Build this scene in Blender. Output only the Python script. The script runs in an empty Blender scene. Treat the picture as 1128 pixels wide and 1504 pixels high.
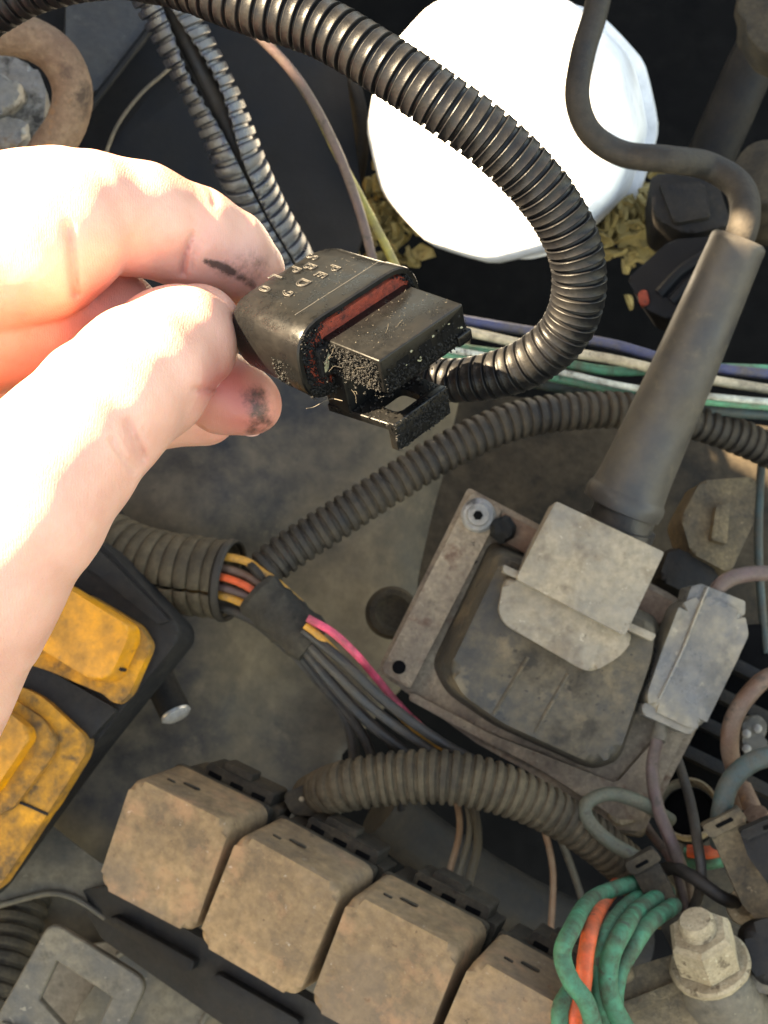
import bpy, bmesh, math, random
import numpy as np
from mathutils import Vector, Matrix

# ------------------------------------------------------------------ camera, sky, sun, exposure
SC = bpy.context.scene
COL = SC.collection
random.seed(7)
RNG = np.random.default_rng(7)

cam_data = bpy.data.cameras.new("camera")
cam = bpy.data.objects.new("camera", cam_data)
COL.objects.link(cam)
SC.camera = cam
cam.rotation_euler = (math.radians(35), 0, 0)
cam.location = (0, -0.25, 0.95)
cam_data.sensor_fit = 'VERTICAL'
cam_data.sensor_height = 36
cam_data.angle = math.radians(40)
cam_data.clip_start = 0.01
cam_data.clip_end = 50
cam_data.dof.use_dof = True
cam_data.dof.focus_distance = 0.268
cam_data.dof.aperture_fstop = 50
CM = Matrix.Translation(cam.location) @ Matrix.Rotation(math.radians(35), 4, 'X')
CR = CM.to_3x3()

SUN_CAM = Vector((-0.70, 0.50, 0.50)).normalized()      # towards the sun, seen from the camera
SUN_W = (CR @ SUN_CAM).normalized()
SUN_EL = math.asin(SUN_W.z)
SUN_AZ = math.atan2(SUN_W.x, SUN_W.y)

world = bpy.data.worlds.new("World")
SC.world = world
world.use_nodes = True
wn = world.node_tree
sky = wn.nodes.new("ShaderNodeTexSky")
sky.sky_type = 'NISHITA'
sky.sun_disc = False
sky.sun_elevation = SUN_EL
sky.sun_rotation = SUN_AZ
bgn = wn.nodes["Background"]
wn.links.new(sky.outputs[0], bgn.inputs[0])
bgn.inputs[1].default_value = 0.085

sd = bpy.data.lights.new("sun", 'SUN')
sd.energy = 5.0
sd.angle = math.radians(0.5)
sd.color = (1.0, 0.95, 0.87)
sun = bpy.data.objects.new("sun", sd)
COL.objects.link(sun)
sun.rotation_euler = SUN_W.to_track_quat('Z', 'Y').to_euler()

vs = SC.view_settings
vs.view_transform = 'Standard'
vs.look = 'None'
vs.exposure = 3.6
vs.gamma = 1
vs.use_white_balance = True          # camera set for open shade
vs.white_balance_temperature = 10400
vs.use_curve_mapping = False
SC.cycles.max_bounces = 8

# ------------------------------------------------------------------ helpers
FP = 752 / math.tan(math.radians(20))      # focal length in photograph pixels
K = 1.12                                   # depth of the engine bay against first estimates


def cp(px, py, d):
    return Vector(((px - 564) / FP * d, -(py - 752) / FP * d, -d))


def W(px, py, d):
    return CM @ cp(px, py, d)


def B(px, py, d):
    return W(px, py, d * K)


def dirw(x, y, z):
    return (CR @ Vector((x, y, z))).normalized()


LOC = {}


def link(o, parent, c):
    COL.objects.link(o)
    LOC[o.name] = Vector(c)
    if parent is not None:
        o.parent = parent
        o.location = Vector(c) - LOC[parent.name]
    else:
        o.location = c
    return o


def tag(o, label, cat, group=None):
    o["label"] = label
    o["category"] = cat
    if group:
        o["group"] = group
    return o


def thing(name, label, cat, loc, group=None):
    o = bpy.data.objects.new(name, None)
    o.empty_display_size = 0.01
    link(o, None, loc)
    return tag(o, label, cat, group)


def mesh(name, vf, mat, parent=None, smooth=35, kind=None):
    v, f = vf
    v = np.array([tuple(p) for p in v], dtype=float)
    c = (v.min(0) + v.max(0)) / 2
    if parent is None:
        c[2] = v[:, 2].min()
    me = bpy.data.meshes.new(name)
    me.from_pydata((v - c).tolist(), [], [list(map(int, q)) for q in f])
    me.validate()
    bm = bmesh.new()
    bm.from_mesh(me)
    bmesh.ops.recalc_face_normals(bm, faces=bm.faces)
    bm.to_mesh(me)
    bm.free()
    if smooth:
        me.polygons.foreach_set("use_smooth", [True] * len(me.polygons))
        if smooth < 180:
            me.set_sharp_from_angle(angle=math.radians(smooth))
    me.materials.append(mat)
    o = bpy.data.objects.new(name, me)
    link(o, parent, c)
    if kind:
        o["kind"] = kind
    return o


def single(name, vf, mat, label, cat, group=None, smooth=35):
    return tag(mesh(name, vf, mat, None, smooth), label, cat, group)


def merge(*vfs):
    V, Fc = [], []
    for v, f in vfs:
        n = len(V)
        V.extend([Vector(p) for p in v])
        Fc.extend([[i + n for i in q] for q in f])
    return V, Fc


def from_bm(bm):
    bm.verts.index_update()
    v = [x.co.copy() for x in bm.verts]
    f = [[q.index for q in p.verts] for p in bm.faces]
    bm.free()
    return v, f


def catmull(pts, n):
    P = [Vector(p) for p in pts]
    P = [P[0] * 2 - P[1]] + P + [P[-1] * 2 - P[-2]]
    out = []
    seg = len(P) - 3
    for i in range(seg):
        p0, p1, p2, p3 = P[i:i + 4]
        m = max(6, n // seg)
        for k in range(m):
            t = k / m
            out.append(0.5 * ((2 * p1) + (p2 - p0) * t + (2 * p0 - 5 * p1 + 4 * p2 - p3) * t * t
                              + (3 * p1 - p0 - 3 * p2 + p3) * t ** 3))
    out.append(P[-2])
    return out


class Path:
    def __init__(s, pts, n=200):
        s.p = catmull(pts, n) if len(pts) > 2 else [Vector(pts[0]).lerp(Vector(pts[1]), i / 20) for i in range(21)]
        s.a = [0.0]
        for i in range(1, len(s.p)):
            s.a.append(s.a[-1] + (s.p[i] - s.p[i - 1]).length)
        s.L = s.a[-1]
        T = []
        for i in range(len(s.p)):
            T.append((s.p[min(i + 1, len(s.p) - 1)] - s.p[max(i - 1, 0)]).normalized())
        ref = dirw(0, 0, 1)
        if abs(T[0].dot(ref)) > 0.95:
            ref = dirw(0, 1, 0)
        n0 = (ref - T[0] * ref.dot(T[0])).normalized()
        s.N = [n0]
        for i in range(1, len(s.p)):
            q = T[i - 1].rotation_difference(T[i])
            n0 = (q @ n0)
            n0 = (n0 - T[i] * n0.dot(T[i])).normalized()
            s.N.append(n0)
        s.T = T

    def at(s, x):
        x = min(max(x, 0), s.L)
        i = int(np.searchsorted(s.a, x)) - 1
        i = min(max(i, 0), len(s.p) - 2)
        t = (x - s.a[i]) / max(1e-9, s.a[i + 1] - s.a[i])
        c = s.p[i].lerp(s.p[i + 1], t)
        n = s.N[i].lerp(s.N[i + 1], t).normalized()
        tt = s.T[i].lerp(s.T[i + 1], t).normalized()
        return c, n, tt.cross(n).normalized(), tt


def sweep(path, stations, seg=20, caps=True, arc=None):
    """stations: list of (arc length, radius); arc: function(t 0..1) -> (a0, a1) open sleeve in radians"""
    V, Fc = [], []
    m = len(stations)
    cols = seg if arc is None else seg + 1
    for (x, r) in stations:
        c, n, b, t = path.at(x)
        for k in range(cols):
            if arc is None:
                a = 2 * math.pi * k / seg
            else:
                a0, a1 = arc(x / path.L)
                a = a0 + (a1 - a0) * k / seg
            V.append(c + n * (math.cos(a) * r) + b * (math.sin(a) * r))
    for i in range(m - 1):
        for k in range(cols if arc is None else cols - 1):
            k2 = (k + 1) % cols
            Fc.append([i * cols + k, i * cols + k2, (i + 1) * cols + k2, (i + 1) * cols + k])
    if caps and arc is None:
        Fc.append([k for k in range(cols)][::-1])
        Fc.append([(m - 1) * cols + k for k in range(cols)])
    return V, Fc


def tube(pts, r, seg=14, n=120, wob=0.0):
    """round wire or hose; r a number or list over the length"""
    p = Path(pts, n)
    st = []
    N = len(p.p)
    for i in range(N):
        t = i / (N - 1)
        if isinstance(r, (list, tuple)):
            u = t * (len(r) - 1)
            j = min(int(u), len(r) - 2)
            rr = r[j] + (r[j + 1] - r[j]) * (u - j)
        else:
            rr = r
        st.append((p.a[i], rr * (1 + wob * (random.random() - .5))))
    return sweep(p, st, seg)


def corrugated(pts, r, pitch, groove=0.84, seg=28, n=240, prof=None, rfun=None, arc=None, wear=0.0):
    p = Path(pts, n)
    nr = max(2, int(p.L / pitch))
    pt = p.L / nr
    prof = prof or [(0.0, groove), (0.10, groove), (0.20, .97), (0.30, 1.0), (0.62, 1.0), (0.74, .97), (0.84, groove)]
    st = []
    for i in range(nr):
        w = 1 + wear * (random.random() - .5)
        for (u, q) in prof:
            x = (i + u) * pt
            R = r if rfun is None else rfun(x / p.L)
            st.append((x, R * (q if q < .95 else q * w)))
    R = r if rfun is None else rfun(1)
    st.append((p.L, R * groove))
    return sweep(p, st, seg, arc=arc)


def lathe(profile, origin, axis, up=None, seg=32, close=True):
    """profile: list of (radius, height along axis)"""
    ax = Vector(axis).normalized()
    ref = Vector(up) if up is not None else (Vector((1, 0, 0)) if abs(ax.x) < .8 else Vector((0, 1, 0)))
    n = (ref - ax * ref.dot(ax)).normalized()
    b = ax.cross(n)
    V, Fc = [], []
    for (r, h) in profile:
        for k in range(seg):
            a = 2 * math.pi * k / seg
            V.append(Vector(origin) + ax * h + n * (r * math.cos(a)) + b * (r * math.sin(a)))
    for i in range(len(profile) - 1):
        for k in range(seg):
            k2 = (k + 1) % seg
            Fc.append([i * seg + k, i * seg + k2, (i + 1) * seg + k2, (i + 1) * seg + k])
    if close:
        Fc.append(list(range(seg))[::-1])
        Fc.append([(len(profile) - 1) * seg + k for k in range(seg)])
    return V, Fc


def round_poly(pts, r, n=4):
    out = []
    m = len(pts)
    for i in range(m):
        p = Vector(pts[i]).to_2d()
        a = Vector(pts[i - 1]).to_2d() - p
        b = Vector(pts[(i + 1) % m]).to_2d() - p
        rr = r[i] if isinstance(r, (list, tuple)) else r
        rr = min(rr, a.length * .48, b.length * .48)
        if rr < 1e-9:
            out.append(p)
            continue
        p0 = p + a.normalized() * rr
        p1 = p + b.normalized() * rr
        for k in range(n + 1):
            t = k / n
            out.append(p0 * (1 - t) ** 2 + p * 2 * t * (1 - t) + p1 * t * t)
    return out


def prism3(out2, O, X, Y, N, z0, z1, bevel=0.0, seg=2, both=False, taper=1.0):
    """outline (metres, in X/Y) extruded from z0 (back) to z1 (front) along N, front rim bevelled"""
    bm = bmesh.new()
    c = Vector((sum(p[0] for p in out2) / len(out2), sum(p[1] for p in out2) / len(out2)))
    lo = [bm.verts.new(O + X * p[0] + Y * p[1] + N * z0) for p in out2]
    hi = []
    for p in out2:
        q = c + (Vector(p).to_2d() - c) * taper
        hi.append(bm.verts.new(O + X * q[0] + Y * q[1] + N * z1))
    m = len(out2)
    ff = bm.faces.new(hi)
    fb = bm.faces.new(lo[::-1])
    for i in range(m):
        bm.faces.new([lo[i], lo[(i + 1) % m], hi[(i + 1) % m], hi[i]])
    if bevel > 0:
        es = list(ff.edges) + (list(fb.edges) if both else [])
        bmesh.ops.bevel(bm, geom=es, offset=bevel, segments=seg, affect='EDGES', profile=.5, clamp_overlap=True)
    return from_bm(bm)


class Pl:
    """plane through pixel (px, py) at depth d (camera frame normal N)"""
    def __init__(s, px, py, d, N, k=K):
        s.o = cp(px, py, d * k)
        s.n = Vector(N).normalized()
        x = Vector((1, 0, 0))
        s.x = (x - s.n * x.dot(s.n)).normalized()
        s.y = s.n.cross(s.x)
        s.O = CM @ s.o
        s.X, s.Y, s.N = CR @ s.x, CR @ s.y, CR @ s.n

    def uv(s, px, py, h=0.0):
        r = cp(px, py, 1.0)
        t = (s.o + s.n * h).dot(s.n) / r.dot(s.n)
        q = r * t - s.o
        return Vector((q.dot(s.x), q.dot(s.y)))

    def pt(s, px, py, h=0.0):
        u = s.uv(px, py, h)
        return s.O + s.X * u[0] + s.Y * u[1] + s.N * h

    def prism(s, px_pts, z0, z1, r=0.0, bevel=0.0005, seg=2, taper=1.0, both=False, href=None):
        o = [s.uv(p[0], p[1], z1 if href is None else href) for p in px_pts]
        if r:
            o = round_poly(o, r)
        return prism3(o, s.O, s.X, s.Y, s.N, z0, z1, bevel, seg, both, taper)

    def ring(s, outer, inner, z0, z1, r=0.002, ri=0.0005):
        a = round_poly([s.uv(p[0], p[1], z1) for p in outer], r, 4)
        b = round_poly([s.uv(p[0], p[1], z1) for p in inner], ri, 4)
        m = len(a)
        V = []
        for o, z in ((a, z0), (a, z1 - .0006), (None, z1), (None, z1), (b, z1 - .0006), (b, z0)):
            if o is None:
                src = a if len(V) == 2 * m else b
                cen = sum(b, Vector((0, 0))) / m
                o = [q + ((cen - q).normalized() * (.0006 if src is a else -.0006)) for q in src]
            V += [s.O + s.X * q[0] + s.Y * q[1] + s.N * z for q in o]
        Fc = []
        for i in range(5):
            for k in range(m):
                Fc.append([i * m + k, i * m + (k + 1) % m, (i + 1) * m + (k + 1) % m, (i + 1) * m + k])
        for k in range(m):
            Fc.append([5 * m + k, 5 * m + (k + 1) % m, (k + 1) % m, k])
        return V, Fc


def rect(w, h):
    return [(-w / 2, -h / 2), (w / 2, -h / 2), (w / 2, h / 2), (-w / 2, h / 2)]


def box3(O, X, Y, N, w, h, t, r=0.0, bevel=0.0005, seg=2, both=True):
    """box centred on O"""
    o = rect(w, h)
    if r:
        o = round_poly([Vector(p) for p in o], r)
    return prism3(o, O, X, Y, N, -t / 2, t / 2, bevel, seg, both)


def roughen(vf, amp, scale=200.0):
    """small uneven dents in a shape, so its edges are not machine clean"""
    from mathutils import noise
    v, f = vf
    return [p + Vector(noise.noise_vector(Vector(p) * scale)) * amp for p in v], f


# ------------------------------------------------------------------ materials
def mat_dirty(name, base, dust, amount=.5, rough=.6, scale=45.0, bump=.25, grain=900.0, dust_rough=.9,
              spec=.4, metal=0.0, spots=None, coat=0.0, speck=.35, soft=.16):
    m = bpy.data.materials.new(name)
    m.use_nodes = True
    t = m.node_tree
    N, L = t.nodes, t.links
    bs = N["Principled BSDF"]
    tc = N.new("ShaderNodeTexCoord")
    oi = N.new("ShaderNodeObjectInfo")
    ad = N.new("ShaderNodeVectorMath")
    ad.operation = 'MULTIPLY_ADD'
    cb = N.new("ShaderNodeCombineXYZ")
    for i in range(3):
        L.new(oi.outputs["Random"], cb.inputs[i])
    L.new(cb.outputs[0], ad.inputs[0])
    ad.inputs[1].default_value = (7.3, 3.1, 5.7)
    L.new(tc.outputs["Object"], ad.inputs[2])

    def noise(sc, det=5, rg=.6, vec=None):
        n = N.new("ShaderNodeTexNoise")
        n.inputs["Scale"].default_value = sc
        n.inputs["Detail"].default_value = det
        n.inputs["Roughness"].default_value = rg
        L.new(vec or ad.outputs[0], n.inputs["Vector"])
        return n.outputs["Fac"]

    def ramp(src, a, b):
        r = N.new("ShaderNodeMapRange")
        r.inputs["From Min"].default_value = a
        r.inputs["From Max"].default_value = b
        L.new(src, r.inputs["Value"])
        return r.outputs[0]

    def mix(fac, a, b, typ='MIX'):
        x = N.new("ShaderNodeMix")
        x.data_type = 'RGBA'
        x.blend_type = typ
        if isinstance(fac, float):
            x.inputs[0].default_value = fac
        else:
            L.new(fac, x.inputs[0])
        for i, q in ((6, a), (7, b)):
            if isinstance(q, tuple):
                x.inputs[i].default_value = (*q, 1)
            else:
                L.new(q, x.inputs[i])
        return x.outputs[2]
    big = noise(scale, 6, .62)
    fine = noise(grain, 4, .7)
    mid = noise(scale * 5, 5, .7)
    lo = .5 + (.5 - amount) * .45
    mask = ramp(big, lo - soft, lo + soft)
    gm = ramp(mid, .34, .68)
    ml = N.new("ShaderNodeMath")
    ml.operation = 'MULTIPLY_ADD'
    L.new(gm, ml.inputs[0])
    ml.inputs[1].default_value = .34
    mm = N.new("ShaderNodeMath")
    mm.operation = 'MULTIPLY'
    L.new(mask, mm.inputs[0])
    mm.inputs[1].default_value = .75
    L.new(mm.outputs[0], ml.inputs[2])
    ml.use_clamp = True
    # base colour varies a little, dust over it
    vb = mix(ramp(noise(scale * 2.3), .35, .65), tuple(c * .8 for c in base), tuple(min(1, c * 1.18) for c in base))
    vd = mix(ramp(noise(scale * 9), .35, .65), tuple(c * .76 for c in dust), tuple(min(1, c * 1.14) for c in dust))
    col = mix(ml.outputs[0], vb, vd)
    def part(src, k):
        q = N.new("ShaderNodeMath")
        q.operation = 'MULTIPLY'
        L.new(src, q.inputs[0])
        q.inputs[1].default_value = k
        return q.outputs[0]
    col = mix(part(ramp(fine, .60, .76), speck), col, tuple(min(1, c * 1.4 + .005) for c in dust))
    col = mix(part(ramp(noise(grain * .45, 3), .62, .74), speck), col, tuple(c * .45 for c in base))
    if spots:
        for sp in (spots if isinstance(spots, list) else [spots]):
            sp_col, sp_scale, thr = sp[:3]
            col = mix(part(ramp(noise(sp_scale, 5, .68), thr, thr + (.05 if sp_scale > 150 else .13)), sp[3] if len(sp) > 3 else 1.0), col, sp_col)
    L.new(col, bs.inputs["Base Color"])
    rr = N.new("ShaderNodeMapRange")
    L.new(ml.outputs[0], rr.inputs["Value"])
    rr.inputs["To Min"].default_value = rough
    rr.inputs["To Max"].default_value = dust_rough
    L.new(rr.outputs[0], bs.inputs["Roughness"])
    bs.inputs["Specular IOR Level"].default_value = spec
    bs.inputs["Metallic"].default_value = metal
    bs.inputs["Coat Weight"].default_value = coat
    bp = N.new("ShaderNodeBump")
    bp.inputs["Strength"].default_value = bump
    bp.inputs["Distance"].default_value = .0006
    hs = N.new("ShaderNodeMath")
    hs.operation = 'ADD'
    L.new(fine, hs.inputs[0])
    L.new(mid, hs.inputs[1])
    L.new(hs.outputs[0], bp.inputs["Height"])
    L.new(bp.outputs[0], bs.inputs["Normal"])
    return m


DUST = (.235, .168, .105)
M = {}
M['black_gloss'] = mat_dirty('black_gloss_plastic', (.014, .014, .015), (.075, .062, .050), .30, .30, 130, .25, 1500, .75, .55)
M['connector'] = mat_dirty('connector_plastic', (.0034, .0036, .0039), (.0068, .0063, .0056), .25, .24, 160, .05, 2200, .5, .22, speck=.5)
M['loom'] = mat_dirty('black_loom', (.0045, .0048, .0060), (.012, .0108, .0095), .24, .34, 120, .15, 1300, .6, .20)
M['loom_dusty'] = mat_dirty('dusty_loom', (.0085, .0082, .0088), (.066, .049, .032), .44, .42, 40, .4, 900, .95, .25, spots=[((.12, .088, .052), 130, .62, .6)])
M['loom_brown'] = mat_dirty('brown_loom', (.030, .023, .016), (.115, .084, .050), .62, .7, 40, .5, 800, .95, .2, spots=[((.20, .145, .08), 140, .64, .7), ((.016, .013, .011), 60, .58, .7)])
M['loom_split'] = mat_dirty('split_loom', (.014, .017, .028), (.05, .046, .044), .25, .2, 80, .3, 1200, .8, 1.0)
M['relay'] = mat_dirty('relay_cover', (.090, .064, .044), (.30, .190, .102), .60, .62, 40, .5, 620, .95, .15, spots=[((.105, .084, .068), 20, .49, .6), ((.40, .33, .26), 420, .66, .7), ((.045, .030, .021), 240, .64, .7), ((.38, .20, .11), 60, .54, .5)])
M['socket'] = mat_dirty('socket_plastic', (.015, .0135, .0115), (.072, .055, .036), .5, .6, 90, .5, 700, .95, .2)
M['dark_plastic'] = mat_dirty('dark_plastic', (.0065, .0065, .0075), (.032, .026, .020), .35, .55, 60, .4, 900, .9, .2)
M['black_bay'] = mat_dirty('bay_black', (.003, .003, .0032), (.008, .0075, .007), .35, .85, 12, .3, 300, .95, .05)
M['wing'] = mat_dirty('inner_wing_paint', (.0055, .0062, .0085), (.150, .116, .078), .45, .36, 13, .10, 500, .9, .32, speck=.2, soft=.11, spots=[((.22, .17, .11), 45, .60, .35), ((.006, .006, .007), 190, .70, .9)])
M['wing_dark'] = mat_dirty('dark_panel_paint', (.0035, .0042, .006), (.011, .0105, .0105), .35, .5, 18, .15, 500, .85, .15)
M['plate'] = mat_dirty('bracket_metal', (.115, .082, .060), (.29, .22, .15), .52, .65, 75, .7, 600, .95, .3, spots=[((.10, .045, .028), 90, .56, .8), ((.38, .31, .23), 250, .66, .7), ((.04, .028, .02), 200, .66, .9)])
M['rust'] = mat_dirty('rusty_metal', (.11, .055, .035), (.20, .128, .084), .5, .7, 60, .8, 500, .95, .3, spots=[((.035, .022, .017), 90, .54, .8), ((.28, .12, .045), 110, .60, .7)])
M['coil'] = mat_dirty('coil_body', (.026, .024, .021), (.125, .092, .056), .46, .40, 34, .4, 700, .9, .3, spots=[((.012, .0115, .011), 34, .52, .8), ((.18, .128, .074), 70, .55, .6), ((.018, .015, .012), 260, .62, .8)], speck=.25, soft=.11)
M['tower'] = mat_dirty('coil_tower', (.135, .120, .100), (.27, .215, .150), .56, .45, 45, .35, 600, .9, .4, spots=[((.095, .064, .042), 60, .50, .55), ((.060, .042, .028), 300, .63, .6), ((.38, .32, .24), 330, .64, .7)])
M['boot'] = mat_dirty('rubber_boot', (.030, .0285, .0285), (.078, .063, .045), .38, .36, 24, .2, 700, .8, .35, speck=.15, spots=[((.11, .088, .06), 120, .60, .5)])
M['cable'] = mat_dirty('rubber_cable', (.0125, .012, .012), (.046, .037, .028), .42, .5, 40, .35, 800, .85, .25)
M['clear'] = mat_dirty('clouded_sleeve', (.090, .085, .080), (.23, .180, .118), .44, .22, 36, .2, 600, .6, .4, coat=.2, speck=.2, soft=.1, spots=[((.038, .032, .025), 46, .54, .6), ((.33, .265, .18), 160, .62, .6)])
M['white'] = mat_dirty('white_plastic', (.80, .82, .84), (.66, .66, .66), .25, .35, 22, .05, 300, .6, .5)
M['yellow'] = mat_dirty('yellow_plastic', (.72, .27, .004), (.24, .11, .024), .42, .36, 55, .3, 500, .8, .45, spots=((.06, .035, .02), 90, .64))
M['yellow_dirty'] = mat_dirty('grimy_yellow_plastic', (.62, .25, .010), (.10, .060, .028), .5, .5, 75, .5, 500, .9, .35, spots=[((.05, .034, .02), 130, .58, .85)])
M['holder'] = mat_dirty('fuse_holder_plastic', (.008, .008, .009), (.028, .0235, .019), .36, .55, 50, .4, 700, .9, .18)
M['steel'] = mat_dirty('dusty_steel', (.050, .047, .041), (.150, .120, .083), .48, .40, 35, .25, 800, .8, .3, speck=.25, soft=.1, spots=[((.25, .205, .15), 180, .64, .7), ((.028, .024, .02), 110, .60, .8)])
M['alu'] = mat_dirty('cast_aluminium', (.20, .20, .20), (.27, .235, .19), .40, .32, 60, .7, 500, .8, .5, metal=.5, spots=[((.03, .024, .02), 90, .50, .9), ((.16, .08, .03), 70, .60, .8)])
M['bright'] = mat_dirty('bright_tip', (.75, .75, .73), (.5, .42, .32), .2, .25, 200, .2, 900, .7, .5, metal=.5)
M['brass_dust'] = mat_dirty('dust_caked_metal', (.21, .158, .095), (.38, .30, .195), .55, .6, 110, .9, 800, .95, .3, spots=[((.09, .062, .038), 180, .57, .8), ((.5, .43, .3), 420, .62, .8)])
M['casting'] = mat_dirty('dusty_casting', (.050, .041, .031), (.19, .138, .080), .52, .7, 80, .8, 600, .95, .25, spots=[((.30, .22, .13), 260, .64, .7), ((.025, .02, .016), 110, .6, .7)])
M['rubber_grey'] = mat_dirty('grey_rubber_cap', (.062, .056, .047), (.150, .122, .086), .48, .45, 45, .4, 600, .85, .3, soft=.1, spots=[((.25, .21, .15), 260, .63, .7), ((.03, .026, .021), 110, .58, .7)])
M['tan'] = mat_dirty('tan_dust', (.17, .13, .09), (.33, .26, .18), .6, .8, 50, .6, 600, .95, .2)
M['red_seal'] = mat_dirty('red_silicone', (.40, .048, .017), (.020, .012, .010), .30, .42, 420, .8, 2600, .9, .4)
M['grime'] = mat_dirty('grime', (.0030, .0029, .0029), (.0062, .0056, .0050), .35, .45, 500, .6, 3000, .7, .28)
M['crumb'] = mat_dirty('pale_crumb', (.20, .18, .09), (.36, .34, .24), .5, .5, 900, .3, 3000, .8, .4)
M['fibre'] = mat_dirty('fibre', (.060, .052, .040), (.11, .095, .075), .5, .6, 500, .1, 3000, .8, .3)
M['emboss'] = mat_dirty('embossed_plastic', (.030, .028, .025), (.055, .050, .044), .4, .35, 900, .2, 3000, .7, .5)
M['leaf'] = mat_dirty('dry_leaf', (.24, .17, .055), (.36, .28, .13), .5, .8, 60, .5, 600, .9, .25, spots=((.05, .035, .015), 90, .55))
M['tape'] = mat_dirty('cloth_tape', (.013, .012, .011), (.055, .045, .033), .42, .75, 60, .6, 900, .95, .2)
M['rail'] = mat_dirty('dusty_rail', (.012, .010, .008), (.060, .045, .030), .5, .7, 30, .4, 600, .95, .15, soft=.1)
M['bracket_dark'] = mat_dirty('dark_bracket', (.016, .018, .022), (.048, .044, .040), .45, .4, 40, .4, 500, .8, .35, spots=[((.12, .11, .10), 60, .60, .6)])
M['sun_blocker'] = mat_dirty('blocker_grey', (.10, .10, .11), (.15, .14, .13), .3, .35, 5, .05, 200, .7, .5)  # grey of the unseen sheet added to block the sun


def wire_mat(name, col, dust=(.12, .095, .065), amount=.35):
    return mat_dirty(name, col, dust, amount, .42, 110, .25, 900, .9, .4, spots=[((.04, .03, .022), 160, .60, .75)])


WM = {
    'green': wire_mat('wire_green', (.010, .185, .100), (.042, .046, .026), .56),
    'orange': wire_mat('wire_orange', (.66, .080, .018), (.16, .06, .03), .38),
    'blue': wire_mat('wire_blue', (.035, .045, .12)),
    'cream': wire_mat('wire_cream', (.52, .42, .28)),
    'mint': wire_mat('wire_mint', (.06, .30, .17)),
    'teal': wire_mat('wire_teal', (.020, .048, .048), (.075, .062, .045), .42),
    'pale': wire_mat('wire_pale', (.55, .56, .47)),
    'black': wire_mat('wire_black', (.012, .0115, .0115), (.048, .037, .027), .4),
    'brown': wire_mat('wire_brown', (.10, .045, .026), (.15, .10, .07), .4),
    'maroon': wire_mat('wire_maroon', (.082, .047, .044), (.11, .08, .06), .4),
    'yellow': wire_mat('wire_yellow', (.55, .24, .025), (.20, .12, .05), .35),
    'pink': wire_mat('wire_pink', (.72, .06, .13), (.12, .05, .045), .45),
    'olive': wire_mat('wire_olive', (.30, .25, .05)),
    'grey': wire_mat('wire_grey', (.030, .029, .028), (.07, .055, .04), .45),
    'moss': wire_mat('wire_moss', (.055, .068, .045), (.11, .092, .06), .5),
}


def skin_material():
    m = bpy.data.materials.new('skin')
    m.use_nodes = True
    t = m.node_tree
    N, L = t.nodes, t.links
    bs = N["Principled BSDF"]
    tc = N.new("ShaderNodeTexCoord")

    def noise(sc, det=4, rg=.6):
        n = N.new("ShaderNodeTexNoise")
        n.inputs["Scale"].default_value = sc
        n.inputs["Detail"].default_value = det
        n.inputs["Roughness"].default_value = rg
        L.new(tc.outputs["Object"], n.inputs["Vector"])
        return n.outputs["Fac"]

    def mr(src, a, b, c=0., d=1.):
        r = N.new("ShaderNodeMapRange")
        r.inputs[1].default_value, r.inputs[2].default_value = a, b
        r.inputs[3].default_value, r.inputs[4].default_value = c, d
        L.new(src, r.inputs[0])
        return r.outputs[0]

    def mix(fac, a, b):
        x = N.new("ShaderNodeMix")
        x.data_type = 'RGBA'
        L.new(fac, x.inputs[0])
        for i, q in ((6, a), (7, b)):
            if isinstance(q, tuple):
                x.inputs[i].default_value = (*q, 1)
            else:
                L.new(q, x.inputs[i])
        return x.outputs[2]
    col = mix(mr(noise(70), .35, .65), (.60, .30, .225), (.68, .37, .285))
    at = N.new("ShaderNodeAttribute")
    at.attribute_name = "grease"
    gs = N.new("ShaderNodeMath")
    gs.operation = 'MULTIPLY_ADD'
    L.new(noise(420, 6, .72), gs.inputs[0])
    gs.inputs[1].default_value = 1.9
    L.new(at.outputs["Fac"], gs.inputs[2])
    gm_ = mr(gs.outputs[0], 1.12, 1.75)
    gn = N.new("ShaderNodeMath")
    gn.operation = 'MULTIPLY'
    L.new(gm_, gn.inputs[0])
    L.new(mr(at.outputs["Fac"], .04, .45, 0., .88), gn.inputs[1])
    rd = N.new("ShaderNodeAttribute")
    rd.attribute_name = "flush_shade"
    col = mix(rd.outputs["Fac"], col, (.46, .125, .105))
    col = mix(gn.outputs[0], col, (.035, .022, .018))
    L.new(col, bs.inputs["Base Color"])
    bs.inputs["Roughness"].default_value = .42
    bs.inputs["Subsurface Weight"].default_value = .55
    bs.inputs["Subsurface Radius"].default_value = (1.0, .35, .2)
    bs.inputs["Subsurface Scale"].default_value = .0030
    # ridged skin lines and pores
    wv = N.new("ShaderNodeTexWave")
    wv.inputs["Scale"].default_value = 700
    wv.inputs["Distortion"].default_value = 5
    wv.inputs["Detail"].default_value = 2
    wv.inputs["Detail Scale"].default_value = 1.2
    L.new(tc.outputs["Object"], wv.inputs["Vector"])
    sm = N.new("ShaderNodeMath")
    sm.operation = 'MULTIPLY_ADD'
    L.new(wv.outputs["Fac"], sm.inputs[0])
    sm.inputs[1].default_value = .10
    L.new(noise(900, 5, .7), sm.inputs[2])
    bp = N.new("ShaderNodeBump")
    bp.inputs["Strength"].default_value = .45
    bp.inputs["Distance"].default_value = .00035
    L.new(sm.outputs[0], bp.inputs["Height"])
    L.new(bp.outputs[0], bs.inputs["Normal"])
    return m


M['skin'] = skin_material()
M['nail'] = mat_dirty('nail', (.62, .33, .29), (.70, .42, .37), .4, .28, 120, .05, 1500, .4, .5)

# ------------------------------------------------------------------ the setting
def struct(name, vf, mat, smooth=35):
    return mesh(name, vf, mat, None, smooth, 'structure')


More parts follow.
